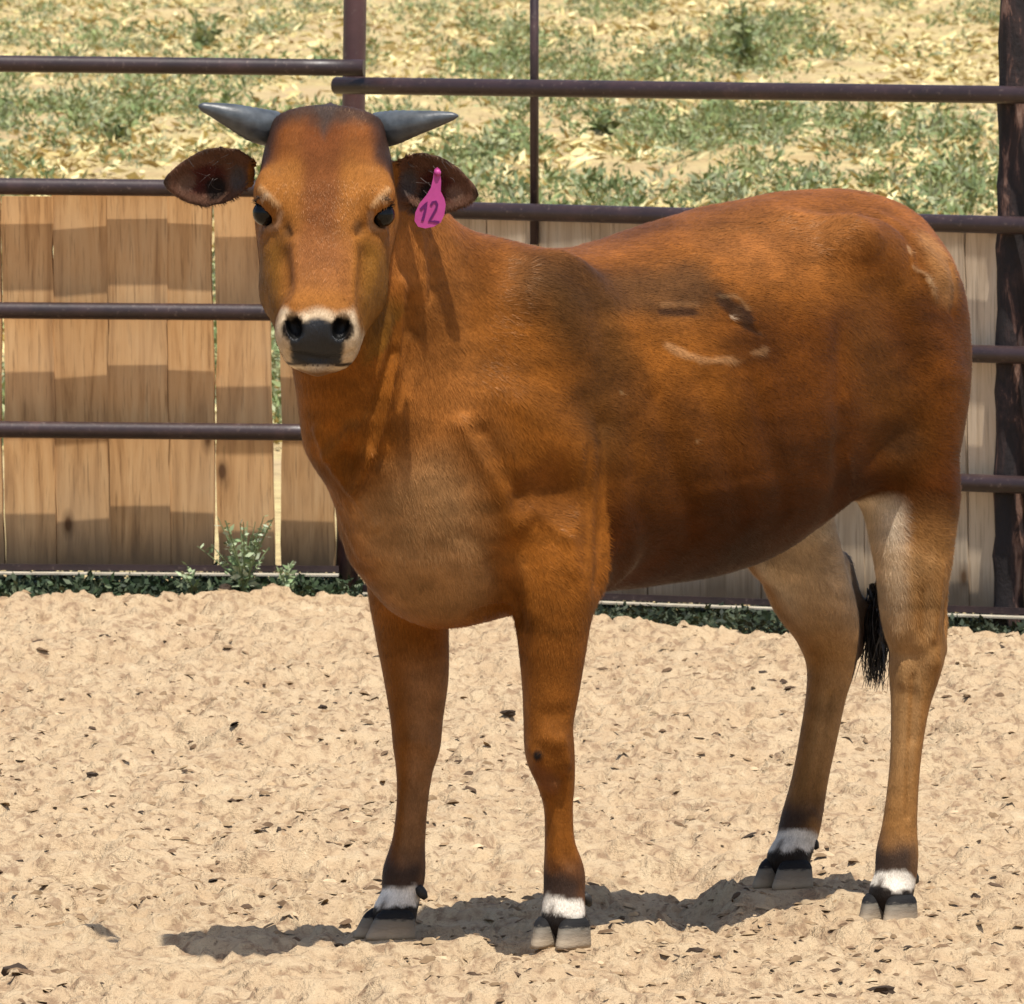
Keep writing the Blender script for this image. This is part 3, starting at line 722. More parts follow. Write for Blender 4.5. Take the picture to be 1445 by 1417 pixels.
FEAT = [  # pixel polyline, height, width
    ([(800, 1105), (806, 1220)], -.0040, .008), ([(781, 1110), (785, 1215)], .0022, .009), ([(1291, 955), (1287, 1150)], -.0045, .007), ([(1174, 980), (1152, 1130)], -.0040, .008), ([(592, 1100), (588, 1220)], -.0035, .008),
    ([(1298, 912), (1318, 932)], .0022, .012), ([(1309, 885), (1308, 835)], -.0025, .012), ([(1262, 900), (1268, 960)], .0030, .012), ([(745, 1060), (760, 1085)], .0030, .012), ([(800, 1040), (803, 1080)], .0030, .010), ([(600, 1030), (606, 1060)], .0030, .010),
    ([(1120, 300), (1175, 305), (1230, 325)], .008, .030), ([(1150, 372), (1240, 392)], -.007, .045), ([(1245, 300), (1300, 345), (1335, 385)], .005, .022), ([(1270, 420), (1300, 520)], -.005, .04), ([(1010, 330), (1100, 318)], -.004, .03),
    ([(770, 1045), (790, 1050)], .004, .014), ([(580, 1045), (600, 1050)], .003, .014), ([(772, 1010), (795, 1010)], -.003, .014), ([(1325, 925), (1330, 940)], .004, .012), ([(1290, 980), (1296, 1040)], -.003, .010),
    ([(446, 612), (458, 645), (482, 682), (509, 714), (523, 742)], .0085, .011), ([(495, 605), (478, 625), (464, 645)], .009, .011),
    ([(525, 643), (510, 668), (502, 692)], .009, .011), ([(482, 640), (498, 660)], -.008, .013), ([(470, 610), (476, 622)], -.004, .012),
    ([(573, 400), (571, 450), (566, 500), (555, 552), (541, 612), (518, 652), (503, 690)], .006, .010), ([(588, 430), (580, 520), (565, 590), (545, 650)], -.008, .016),
    ([(555, 453), (546, 495), (535, 530)], .005, .009), ([(560, 500), (548, 540), (530, 580)], -.006, .010), ([(585, 480), (574, 540), (560, 600)], .004, .008),
    ([(655, 600), (690, 655), (712, 695), (724, 730)], .006, .016), ([(682, 612), (712, 660), (735, 700)], -.007, .018),
    ([(748, 712), (775, 700), (805, 705)], -.006, .030), ([(760, 690), (795, 680)], -.007, .038), ([(700, 560), (770, 590), (810, 640)], .010, .045),
    ([(722, 755), (745, 738), (764, 724), (785, 745), (806, 758)], .004, .013), ([(728, 790), (740, 830), (745, 870)], .004, .014), ([(806, 758), (812, 800)], .004, .014),
    ([(821, 600), (822, 690), (824, 735)], .0012, .012), ([(842, 620), (843, 720), (838, 830)], .0016, .012), ([(832, 640), (833, 720), (831, 790)], -.0028, .011), ([(860, 600), (862, 700), (856, 820)], -.010, .024),
    ([(672, 874), (692, 868), (712, 868)], -.010, .010), ([(700, 800), (712, 850), (722, 872)], -.008, .014),
    ([(655, 760), (690, 775), (720, 790)], -.003, .018),
    ([(990, 682), (1040, 676), (1095, 664)], -.0016, .012), ([(1000, 696), (1060, 688)], .0012, .010),
    ([(930, 560), (960, 660), (980, 760)], -.0048, .020), ([(1000, 540), (1030, 640), (1050, 740)], -.0035, .022), ([(1070, 540), (1095, 630), (1110, 720)], -.0035, .022), ([(895, 600), (905, 700), (915, 790)], -.003, .022),
    ([(1204, 655), (1206, 688)], .002, .007), ([(1190, 640), (1188, 690)], -.004, .022), ([(1195, 480), (1190, 560), (1195, 630)], -.006, .030), ([(1240, 640), (1300, 610)], -.006, .03),
    ([(1335, 800), (1330, 850), (1322, 900)], .003, .008), ([(1312, 780), (1309, 870), (1310, 905)], -.002, .014), ([(1296, 940), (1310, 960)], -.003, .012),
    ([(1290, 350), (1292, 375), (1310, 385), (1322, 405), (1326, 420)], .0030, .006), ([(1345, 372), (1352, 400), (1350, 440)], -.003, .007),
    ([(940, 428), (985, 424)], .0008, .006), ([(940, 440), (985, 438)], -.001, .007), ([(945, 484), (975, 500), (1010, 507), (1050, 505), (1084, 488)], .0012, .006), ([(1022, 415), (1048, 420), (1055, 440)], .0012, .006), ([(1036, 436)], -.002, .012),
    ([(1040, 452), (1075, 462)], -.003, .006),
    ([(790, 360), (850, 420), (870, 500), (850, 580)], -.006, .035), ([(600, 330), (604, 400), (606, 420)], .003, .008), ([(618, 380), (612, 425)], -.003, .008),
    ([(757, 1066)], .004, .010), ([(752, 1100), (780, 1110)], .002, .01), ([(576, 1120), (574, 1200)], -.002, .01), ([(792, 1120), (796, 1210)], -.002, .008),
    ([(410, 340), (414, 380), (416, 420)], .004, .009), ([(508, 340), (506, 380), (504, 420)], .004, .009), ([(392, 360), (396, 400)], -.004, .014), ([(526, 360), (522, 400)], -.004, .014),
    ([(395, 318), (402, 330)], -.004, .008), ([(518, 318), (511, 330)], -.004, .008),
    ([(362, 264), (376, 274), (390, 288)], .003, .006), ([(552, 264), (540, 274), (526, 290)], .003, .006), ([(372, 316), (386, 320)], .003, .006), ([(548, 318), (532, 321)], .003, .006),
    ([(412, 506), (455, 509), (500, 503)], -.004, .005)]
disp = np.zeros(len(CV))
for pts, amp, wd in FEAT: disp += amp * 1.3 * np.exp(-(polydist(pts) / wd) ** 2)
low = fbm3(CV * np.array([5, 7, 6]), 3) - .5; body_m = np.clip((CV[:, 2] - .45) / .2, 0, 1) * (CV[:, 0] < .25)
disp += low * .010 * body_m + (fbm3(CV * np.array([16, 18, 22]) + 7, 2) - .5) * .0035 * body_m
CV = CV + CN * disp[:, None]; CN = vnormals(CV); CW = L2W(CV)

hh = toH(CV.astype(np.float32)).astype(float); ha, hn, hf = hh.T
hw_ = hn * math.cos(TAU) - hf * math.sin(TAU)         # along the face as seen from the front
x, y, z = CV.T
nz1 = fbm3(CV * 9 + 3, 4); nz2 = fbm3(CV * 30 + 1, 3); nz3 = fbm3(CV * np.array([22, 30, 60]), 3)
def sst(a, b, t): t = np.clip((t - a) / (b - a), 0, 1); return t * t * (3 - 2 * t)
col = np.tile(np.array([.200, .067, .0095]), (len(CV), 1))
def paint(mask, c):
    global col
    m = np.clip(mask, 0, 1)[:, None]; col = col * (1 - m) + np.array(c) * m
def blob(pts, rad, soft=.6, warp=.035): return 1 - sst(rad * (1 - soft), rad * (1 + soft * .5), polydist(pts) + (nz1 - .5) * warp * 2)
ishead = (np.linalg.norm(CV - Hd(0, .17, -.08), axis=1) < .36) & (hf > -.26)
body = ~(ishead & (hn < .5) & (hf > -.2))
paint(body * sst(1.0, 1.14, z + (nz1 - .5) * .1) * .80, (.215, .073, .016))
paint(body * sst(-.22, -.42, x) * sst(1.06, .98, z + (nz1 - .5) * .08) * sst(-1.06, -.98, x) * .90, (.090, .0255, .0025))
paint(body * sst(.90, .64, z + (nz1 - .5) * .16) * .95 * (x < -.06), (.030, .0065, .0006))  # darker underside coat, with the belly's shade painted into the colour
paint(blob([(600, 350), (640, 420), (620, 520), (640, 620)], .09) * .6, (.29, .112, .028))
paint(blob([(590, 740), (610, 790), (630, 840)], .11) * .8, (.33, .180, .075))
paint(blob([(760, 395), (850, 395), (930, 405), (985, 405)], .060, .7) * .75, (.060, .030, .012))
paint(blob([(800, 430), (860, 470), (875, 540), (850, 600)], .070, .8) * .7, (.062, .028, .008))
paint(blob([(900, 560), (960, 600), (1060, 660), (1120, 640)], .06, .8) * .45, (.07, .022, .004))
paint(blob([(1230, 470), (1250, 540), (1290, 620)], .085, .8) * .55, (.085, .032, .006))
paint(blob([(1285, 620)], .04, .8) * .6, (.040, .018, .007))
paint(blob([(1320, 350), (1335, 380)], .05, .7) * .5, (.42, .22, .085))
paint(blob([(1050, 330), (1150, 320)], .10, .7) * .35, (.29, .112, .030))
paint(blob([(760, 700), (800, 700)], .045, .7) * .35, (.12, .04, .01))  # shade below the shoulder bulge, painted into the coat
# old brand scar
paint((1 - sst(.002, .009, polydist([(945, 484), (975, 500), (1010, 507), (1050, 505), (1084, 488)]) + (nz2 - .5) * .016)) * .5 * sst(.30, .55, nz3), (.36, .20, .09))
paint((1 - sst(.003, .010, polydist([(938, 427), (985, 424)]) + (nz2 - .5) * .008)) * .25, (.30, .16, .07))
paint((1 - sst(.004, .011, polydist([(940, 438), (985, 436)]) + (nz2 - .5) * .008)) * .8, (.030, .014, .008))
paint((1 - sst(.008, .020, polydist([(1022, 418), (1040, 430), (1058, 442)]) + (nz2 - .5) * .012)) * .85, (.028, .014, .008))
paint((1 - sst(.001, .006, polydist([(1020, 412), (1045, 415), (1060, 430)]) + (nz2 - .5) * .005)) * .4, (.34, .20, .09))
paint((1 - sst(.002, .006, polydist([(1040, 441)]))) * .8, (.55, .42, .28))
paint((1 - sst(.001, .007, polydist([(1050, 454), (1078, 464)]) + (nz2 - .5) * .006)) * .8, (.035, .016, .008))
paint((1 - sst(.001, .007, polydist([(1288, 350), (1292, 375), (1310, 385), (1322, 405), (1326, 420)]) + (nz2 - .5) * .014)) * .6 * sst(.30, .55, nz3), (.55, .36, .19))
for p in ((885, 552), (990, 625)): paint((1 - sst(.001, .006, polydist([p]))) * .45, (.26, .17, .08))
paint(sst(.72, .55, z + (nz1 - .5) * .10) * (x < -.74) * .88, (.30, .145, .045))
paint(sst(.56, .46, z) * (x > -.4) * .6, (.19, .066, .012))
# pale hind quarters inside the legs and along the groin
rear = sst(-.50, -.62, x)
near_leg = (y > 0)
m = rear * sst(.74, .66, z) * sst(.40, .55, z) * np.where(near_leg, sst(-.15, .55, CN[:, 0] * .75 - CN[:, 1] * .9), sst(-.35, .3, CN[:, 1])) 
paint(m * (.80 + .5 * (nz1 - .5)), (.62, .51, .37))
paint(rear * sst(.62, .58, z) * sst(.12, .3, z) * np.where(near_leg, sst(.1, .8, CN[:, 0]), sst(0, .7, CN[:, 1])) * .45, (.42, .26, .12))
paint(sst(.48, .40, z) * (x > -.5) * sst(.0, .8, -np.sign(y) * CN[:, 1]) * .35, (.36, .22, .12))
# legs
def legpaint(pts, zb, wz, bz, fz0, side):
    P = np.array([p for p, r in pts]); mm = np.zeros(len(CV), bool)
    for p in P[-5:]: mm |= np.linalg.norm(CV - p, axis=1) < .085
    zz = z - zb + (nz2 - .5) * .030 + (nz1 - .5) * .03
    paint(mm * sst(wz[1] + .085, wz[1] + .03, zz) * .65 * sst(.35, .55, nz1 + .25 * CN[:, 0]), (.055, .035, .028))
    paint(mm * sst(wz[1] + .055, wz[1] + .025, zz) * sst(.0, .6, CN[:, 0] + (nz1 - .5)) * .85, (.035, .026, .023))
    lat_ = y - P[-1][1] - .10 * (x - P[-1][0]); cleft = 1 - .85 * np.exp(-(lat_ / .0055) ** 2) * sst(wz[0] + .022, wz[0] + .004, zz)
    paint(mm * cleft * sst(wz[0] - .004, wz[0] + .003, zz) * sst(wz[1] + .006, wz[1] - .004, zz + .012 * np.clip(-CN[:, 0], 0, 1)) * sst(-.85, -.2, CN[:, 0]) * .96, (.78, .72, .62))
    paint(mm * sst(wz[0] + .002, wz[0] - .003, zz), (.016, .015, .015))
legpaint(NFp, 0, (.052, .076), 0, 0, 1); legpaint(FFp, 0, (.050, .082), 0, 0, -1); legpaint(NHp, ZNH, (.052, .076), 0, 0, 1); legpaint(FHp, ZFH, (.052, .084), 0, 0, -1)
paint(1 - sst(.006, .014, polydist([(757, 1066)]) + (nz2 - .5) * .008), (.012, .010, .010))
paint((1 - sst(.006, .030, polydist([(755, 1095), (772, 1108)]))) * .5, (.12, .05, .03))
# tail
paint((x < -1.03) * (y < -.06) * (z < .62) * .9, (.03, .022, .02))
# head
H = ishead & (np.abs(ha) < .13)
paint(H * sst(-.17, -.12, hf) * 1.0, (.250, .095, .020))
paint(H * sst(.046, .016, np.abs(ha + .004) + (nz1 - .5) * .03) * sst(.34, .26, hn) * (hf > -.06) * .8, (.125, .040, .014))
paint(H * sst(.15, .04, hn + (nz1 - .5) * .06) * (hf > -.1) * .75, (.125, .034, .009))
paint(H * sst(.042, .012, hn + (nz2 - .5) * .03) * .85, (.040, .028, .024))
paint(H * sst(.030, .010, np.abs(ha + .002) + .45 * np.clip(hn, 0, 1) + (nz2 - .5) * .02) * (hn < .08) * .85, (.045, .036, .034))
paint(H * sst(.064, .090, np.abs(ha) + (nz2 - .5) * .02) * sst(.12, .07, hn) * sst(-.14, -.07, hf + .0) * .95, (.035, .020, .017))
paint(H * sst(.020, .05, np.abs(ha)) * sst(.09, .11, hn) * sst(.175, .14, hn) * (hf > -.06) * .6, (.30, .118, .026))
paint(H * sst(.20, .24, hn) * sst(.345, .30, hn) * sst(.056, .04, np.abs(ha)) * (hf > -.03) * .5, (.27, .105, .033))
paint(H * sst(.045, .075, np.abs(ha)) * sst(.19, .23, hn) * .75, (.150, .068, .010))  # ochre cheeks, darkened so the coat carries the shade of their sides
for q in ([(361, 262), (376, 273), (391, 289)], [(553, 262), (541, 273), (526, 291)]): paint((1 - sst(.002, .008, polydist(q))) * .50, (.50, .32, .16))
for q in ([(362, 278), (372, 279)], [(552, 280), (545, 281)]): paint((1 - sst(.002, .007, polydist(q))) * .45, (.55, .42, .28))
for q in ([(366, 318), (386, 319), (392, 300)], [(552, 320), (530, 320), (524, 302)]): paint((1 - sst(.002, .008, polydist(q))) * .35, (.36, .26, .18))
for q in ([(398, 324)], [(512, 324)]): paint((1 - sst(.004, .018, polydist(q))) * .7, (.09, .045, .02))
for e in EYEP: paint(1 - sst(.0200, .0235, np.linalg.norm(CV - e, axis=1)), (.014, .011, .010))
# muzzle
mz = H & (hn > .29) & (hf > -.105)
edge = hw_ + (nz2 - .5) * .012 + .004 * np.cos(ha * 95)
paint(mz * (.65 + .35 * sst(.35, .55, nz1 + .2 * (nz2 - .5))) * sst(.304, .320, edge) * sst(.010, .0, np.abs(ha + .001) - .050 - np.clip(hw_ - .305, 0, 1) * .30) * sst(.415, .406, hw_), (.70, .58, .40))
padw = np.interp(hw_, [.31, .335, .36, .40], [.046, .0495, .047, .041])
pad = sst(.0, .006, padw - np.abs(ha + .001) + (nz2 - .5) * .006) * sst(.320, .328, hw_ + .005 * np.cos(ha * 90) - .004) * sst(.3995, .3935, hw_)
paint(mz * pad, (.014, .0145, .016))
paint(mz * sst(.3925, .3945, hw_) * sst(.4005, .398, hw_) * (np.abs(ha) < .055), (.02, .016, .014))
paint(H * (hf > -.16) * sst(.402, .410, hw_ + (nz2 - .5) * .010) * (hn > .31), (.17, .085, .035))
for s in (1, -1):
    c = Hd(s*.0365, .391, -.018); paint(1 - sst(.018, .023, np.linalg.norm(CV - c, axis=1)), (.004, .004, .004))
# ears
for base, tip, upv, outv, eh, dp, th in EARS:
    ax = tip - base; Ln = np.linalg.norm(ax); q = CV - base; s_ = q @ ax / Ln ** 2; p_ = q @ upv / eh; o_ = q @ outv; no = CN @ outv
    inn = (s_ > .10) & (s_ < 1.05) & (np.abs(p_) < 1.1) & (np.abs(o_) < .06)
    face = sst(.1, .5, no)
    paint(inn * .8, (.13, .058, .024))
    paint(inn * face, (.105, .052, .034))
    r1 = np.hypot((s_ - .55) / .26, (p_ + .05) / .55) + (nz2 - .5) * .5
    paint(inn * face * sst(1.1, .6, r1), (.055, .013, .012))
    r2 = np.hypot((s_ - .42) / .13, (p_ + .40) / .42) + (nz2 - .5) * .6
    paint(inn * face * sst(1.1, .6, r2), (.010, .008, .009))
    r3 = np.hypot((s_ - .72) / .12, (p_ + .1) / .35) + (nz2 - .5) * .6
    paint(inn * face * sst(1.1, .5, r3) * .6, (.19, .12, .085))
    r4 = np.hypot((s_ - .20) / .10, (p_ + .15) / .5) + (nz2 - .5) * .7
    paint(inn * face * sst(1.1, .5, r4) * .75, (.06, .06, .062))
    prof = np.interp(s_, [0, .12, .3, .5, .72, .9, 1.0], [.30, .62, .93, 1.0, .80, .42, .12])
    rim = sst(.82, .95, np.abs(p_) / np.maximum(prof, .1)) + sst(.88, .97, s_)
    paint(inn * np.clip(rim, 0, 1) * (s_ > .25) * .85, (.030, .022, .018))
mot = (fbm3(CV * np.array([5, 6, 8]) + 21, 4) - .5) * 1.1 + (fbm3(CV * np.array([14, 14, 40]) + 2, 3) - .5) * .7
col = np.where((body & (z > .5))[:, None], col * np.clip(1 + mot, .45, 1.7)[:, None], col)
col = col * (1 + .55 * (nz3 - .5)[:, None]) * (1 + .30 * (nz2 - .5)[:, None])

def mat_coat():
    t = NT('short_coat'); c0 = t.attr('col'); co = t.coord('Object')
    hair = t.noise(t.coord('Object', (60, 150, 45)), 4.2, 4, .7, .8); n = t.noise(co, 38, 4, .6); f2 = t.noise(t.coord('Object', (20, 60, 14)), 3, 4, .6, 1.2)
    c = t.mix(1.0, c0, t.ramp(hair, [(.25, (.66, .64, .60)), (.55, (1.0, 1.0, 1.0)), (.8, (1.30, 1.30, 1.32))]), 'MULTIPLY')
    c = t.mix(1.0, c, t.ramp(f2, [(.3, (.86, .84, .82)), (.7, (1.12, 1.12, 1.12))]), 'MULTIPLY')
    h = t.math('ADD', t.math('MULTIPLY', hair, .7), t.math('MULTIPLY', f2, .5))
    wt = t.attr('wet', 'Fac'); rg = t.math('SUBTRACT', t.math('ADD', t.math('MULTIPLY', n, .2), .42), t.math('MULTIPLY', wt, .16))
    m = t.set(color=c, rough=rg, spec=t.math('ADD', .14, t.math('MULTIPLY', wt, .16)), normal=t.bump(h, .42, .006))
    t.l(t.mix(wt, (1, .58, .30), (1, 1, 1)), t.b.inputs['Specular Tint'])
    t.b.inputs['Sheen Weight'].default_value = 0.0; t.b.inputs['Sheen Roughness'].default_value = .4; t.b.inputs['Sheen Tint'].default_value = (1, .8, .6, 1)
    return m
wet = mz * pad
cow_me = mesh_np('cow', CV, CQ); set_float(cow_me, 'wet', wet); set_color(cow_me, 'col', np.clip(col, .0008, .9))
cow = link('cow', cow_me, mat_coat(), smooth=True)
cow.location = (ORG[0], ORG[1], 0); cow.rotation_euler = (0, 0, math.atan2(FW[1], FW[0]))
tag(cow, 'young brown horned cow standing on the sand and facing the camera', 'cow')

# ---- short hair lying along the body
NH_ = 260000
fi = rng.integers(0, len(CQ), NH_); w4 = rng.dirichlet((1, 1, 1, 1), NH_)
rp = (CV[CQ[fi]] * w4[:, :, None]).sum(1); rn = (CN[CQ[fi]] * w4[:, :, None]).sum(1); rn /= np.linalg.norm(rn, axis=1, keepdims=True); rc = (col[CQ[fi]] * w4[:, :, None]).sum(1)
rh = toH(rp.astype(np.float32)); inhead = (np.linalg.norm(rp - Hd(0, .17, -.08), axis=1) < .33) & (rh[:, 2] > -.20) & (np.abs(rh[:, 0]) < .13)
fl = np.tile(np.array([-1.0, 0, -.42]), (NH_, 1)); t_n = np.clip((rp[:, 0] - .05) / .2, 0, 1)[:, None]; fl = fl * (1 - t_n) + np.array([-.45, 0, -1.0]) * t_n
t_l = np.clip((.62 - rp[:, 2]) / .15, 0, 1)[:, None] * ((np.abs(rp[:, 1]) > .08) | (rp[:, 2] < .48))[:, None]; fl = fl * (1 - t_l) + np.array([-.15, 0, -1.0]) * t_l
sgn = np.where(rh[:, 1] < .13, -1.0, 1.0)[:, None]; fh = HB[:, 1][None] * sgn + HB[:, 0][None] * rh[:, :1] * 4; fl = np.where(inhead[:, None], fh, fl)
sw = np.stack([fbm3(rp * 7 + k * 13.7, 2) - .5 for k in range(3)], 1) * .9 + np.stack([fbm3(rp * 28 + k * 7.7, 2) - .5 for k in range(3)], 1) * .7
fl = fl / np.linalg.norm(fl, axis=1, keepdims=True) + sw + rng.normal(0, .11, (NH_, 3)); fl -= rn * (fl * rn).sum(1)[:, None]; fl /= np.linalg.norm(fl, axis=1, keepdims=True) + 1e-9
rw = rh[:, 1] * math.cos(TAU) - rh[:, 2] * math.sin(TAU)
keep = ~((rh[:, 1] > .29) & (rw > .318) & (np.abs(rh[:, 0]) < .056) & (rh[:, 2] > -.09)) & (rp[:, 2] > .05)
for e in EYEP: keep &= np.linalg.norm(rp - e, axis=1) > .024
ln = (.0085 + .0065 * rng.random(NH_)) * np.where(inhead, .6, 1) * np.where(rp[:, 2] < .45, .55, 1) * np.where(np.abs(rh[:, 0]) > .13, np.where(rh[:, 2] > -.2, .6, 1), 1)
fl, rp, rn, rc, ln = fl[keep], rp[keep], rn[keep], rc[keep], ln[keep]; n = len(rp)
lift = (.10 + .10 * rng.random(n))[:, None]; L1 = ln[:, None]
sd = np.cross(rn, fl) + rn * rng.normal(0, .12, (n, 1)); sd *= (.00042 + .0003 * rng.random((n, 1)))
Vh = np.stack([rp - sd - rn * .0004, rp + sd - rn * .0004, rp + (fl + rn * lift) * L1], 1).reshape(-1, 3)
hm = mesh_np('coat_hair', Vh, np.arange(3 * n).reshape(n, 3))
set_color(hm, 'col', np.repeat(np.clip(rc * (.82 + .42 * rng.random((n, 1)) ** 1.3) * (1 + .35 * (fbm3(rp * 40, 2) - .5))[:, None], .0006, .9), 3, 0))
t = NT('coat_hair'); M_coath = t.set(color=t.attr('col'), rough=.42, spec=.18); t.b.inputs['Specular Tint'].default_value = (1, .62, .35, 1)
ho = link('coat_hair', hm, M_coath, cow); tag(ho, kind='stuff')
# ---- horns
def simple(name, color, rough, spec=.5, nscale=30, amt=.3, bump=.2, scale=(1, 1, 1)):
    t = NT(name); n = t.noise(t.coord('Object', scale), nscale, 4)
    return t.set(color=t.ramp(n, [(.25, tuple(c * (1 - amt) for c in color)), (.75, tuple(min(1, c * (1 + amt)) for c in color))]), rough=rough, spec=spec, normal=t.bump(n, bump, .004))
M_horn = simple('horn', (.060, .068, .074), .42, .5, 50, .45, .3)
M_eye = simple('eye', (.004, .0035, .003), .16, .25, 5, .1, 0)
M_tag = simple('ear_tag_plastic', (.40, .048, .21), .5, .4, 60, .10, .1)
M_ink = simple('tag_ink', (.10, .006, .085), .5, .3, 60, .2, .1)
def mat_hoof():
    t = NT('hoof'); tc = t.n('ShaderNodeTexCoord'); sx = t.n('ShaderNodeSeparateXYZ'); t.l(tc.outputs['Object'], sx.inputs[0]); n = t.noise(t.coord('Object', (1, 1, 3)), 60, 4)
    zz = t.math('ADD', sx.outputs[2], t.math('MULTIPLY', t.math('SUBTRACT', n, .5), .014))
    c = t.ramp(t.math('MULTIPLY', zz, 10), [(.04, (.33, .26, .18)), (.16, (.21, .17, .125)), (.27, (.16, .14, .11)), (.31, (.016, .015, .015)), (.5, (.010, .010, .010))])
    return t.set(color=c, rough=.75, spec=.12, normal=t.bump(n, .5, .004))
M_hoof = mat_hoof()
def horn(pts, rads, ridges=True):
    K = np.array([list(p) + [r] for p, r in zip(pts, rads)]); n = len(K); q = np.linspace(0, n - 1, 34); D = np.stack([pch(np.arange(n), K[:, c])(q) for c in range(4)], 1)
    D[:, 3] *= 1 + .02 * np.sin(q * 22) * (q < n - 1.4)
    return tube('horn', [Vector(d[:3]) for d in D], list(D[:, 3]), M_horn, cow, 20)
horn([Ld(385, 182, 19.82), Ld(362, 177, 19.80), Ld(330, 165, 19.78), Ld(300, 155, 19.77), Ld(284, 150.5, 19.765), Ld(280, 149.5, 19.765)], [.029, .0275, .0205, .0115, .006, .0015])
horn([Ld(535, 184, 19.82), Ld(556, 180, 19.80), Ld(590, 173, 19.78), Ld(622, 167, 19.77), Ld(641, 164, 19.765), Ld(647, 163.5, 19.765)], [.029, .0270, .0190, .0115, .0055, .0015])
# ---- eyes
def ball(name, c, r, mat):
    bm = bmesh.new(); bmesh.ops.create_uvsphere(bm, u_segments=24, v_segments=16, radius=r); bmesh.ops.translate(bm, verts=bm.verts, vec=Vector(c)); me = bpy.data.meshes.new(name); bm.to_mesh(me); bm.free(); return link(name, me, mat, cow, True)
for e in EYEP: ball('eye', e, .0197, M_eye)
# ---- hooves: two claws and two dewclaws a foot
def claw(c, ang, L, W, Hh, side):
    """c: ground point under the coronet centre (cow coords), ang: toe direction, side: +1/-1 outer bulge"""
    rings = 9; seg = 24; V = []; Fq = []; ca, sa = math.cos(ang), math.sin(ang)
    for k in range(rings):
        t = k / (rings - 1); zz = Hh * t; bul = (1 - .10 * t ** 2) * (.72 if k == rings - 1 else .93 if k == rings - 2 else 1)
        tp_ = .72 if k == rings - 1 else .94 if k == rings - 2 else 1; front = L * (.62 - .32 * t) * (.94 if k == 0 else 1) * tp_; back = L * (.40 - .06 * t) * tp_; w = W * .5 * bul * (.95 if k == 0 else 1)
        for j in range(seg):
            th = 2 * math.pi * j / seg; cx_, sy_ = math.cos(th), math.sin(th); ex = .75
            px = math.copysign(abs(cx_) ** ex, cx_); py = math.copysign(abs(sy_) ** .8, sy_)
            X_ = px * (front if px > 0 else back); Y_ = py * w * (1 - .42 * max(px, 0) ** 1.5) - side * .006 * max(px, 0)
            V.append((c[0] + ca * X_ - sa * Y_, c[1] + sa * X_ + ca * Y_, c[2] + zz - .004))
    for k in range(rings - 1):
        for j in range(seg): Fq.append((k*seg + j, k*seg + (j+1) % seg, (k+1)*seg + (j+1) % seg, (k+1)*seg + j))
    Fq.append(tuple(range(seg))[::-1]); Fq.append(tuple((rings-1)*seg + j for j in range(seg)))
    V = [(a - c[0], b - c[1], d - c[2]) for a, b, d in V]
    o = link('hoof', mesh_of('hoof', V, Fq), M_hoof, cow, True); o.location = tuple(c); return o
M_dew = simple('dewclaw', (.022, .020, .018), .6, .3, 60, .4, .3)
def foot(pt, zb, ang, L=.088, W=.046, Hh=.047, toes=1.0):
    p = np.array(pt); lat = np.array([-math.sin(ang), math.cos(ang)]); fw_ = np.array([math.cos(ang), math.sin(ang)])
    for s in (1, -1):
        c = np.array([p[0] + lat[0] * s * W * .53 + fw_[0] * .010, p[1] + lat[1] * s * W * .53 + fw_[1] * .010, zb]); claw(c, ang + s * .07 * toes, L, W, Hh, s)
        dpos = np.array([p[0] - fw_[0] * .036 + lat[0] * s * .022, p[1] - fw_[1] * .036 + lat[1] * s * .022, zb + .072])
        tip = dpos + np.array([-fw_[0] * .008 + lat[0] * s * .004, -fw_[1] * .008 + lat[1] * s * .004, -.013])
        o = tube('dewclaw', [Vector(dpos + (dpos - tip) * .5), Vector(dpos), Vector((dpos + tip) / 2), Vector(tip)], [.006, .0085, .008, .004], M_dew, cow, 12)
foot(NFp[-1][0], 0.0, math.radians(16)); foot(FFp[-1][0], 0.0, math.radians(-20)); foot(NHp[-1][0], ZNH, math.radians(14), .09, .046); foot(FHp[-1][0], ZFH, math.radians(0))
# ---- ear tag with its number
def plate(name, pts, d, th, mat, parent, tilt=(0, 0)):
    P = [Ld(u, v, d + tilt[0] * (u - 606) / 900 + tilt[1] * (v - 280) / 900) for u, v in pts]; Bk = [Ld(u, v, d + th + tilt[0] * (u - 606) / 900 + tilt[1] * (v - 280) / 900) for u, v in pts]; n = len(P)
    me = mesh_of(name, P + Bk, [tuple(range(n))[::-1], tuple(range(n, 2*n))] + [(i, (i+1) % n, (i+1) % n + n, i + n) for i in range(n)])
    bm = bmesh.new(); bm.from_mesh(me); bmesh.ops.recalc_face_normals(bm, faces=bm.faces); bm.to_mesh(me); bm.free()
    return link(name, me, mat, parent)
TD = 19.742
tg = plate('ear_tag', [(613, 239), (617, 236), (621, 239), (622.5, 256), (622, 270), (627, 280), (629, 289), (627, 303), (622, 314), (612, 320), (600, 322.5), (590, 320), (585, 312), (586, 300), (592, 287), (602, 275), (608, 265), (611, 252)], TD, .003, M_tag, cow)
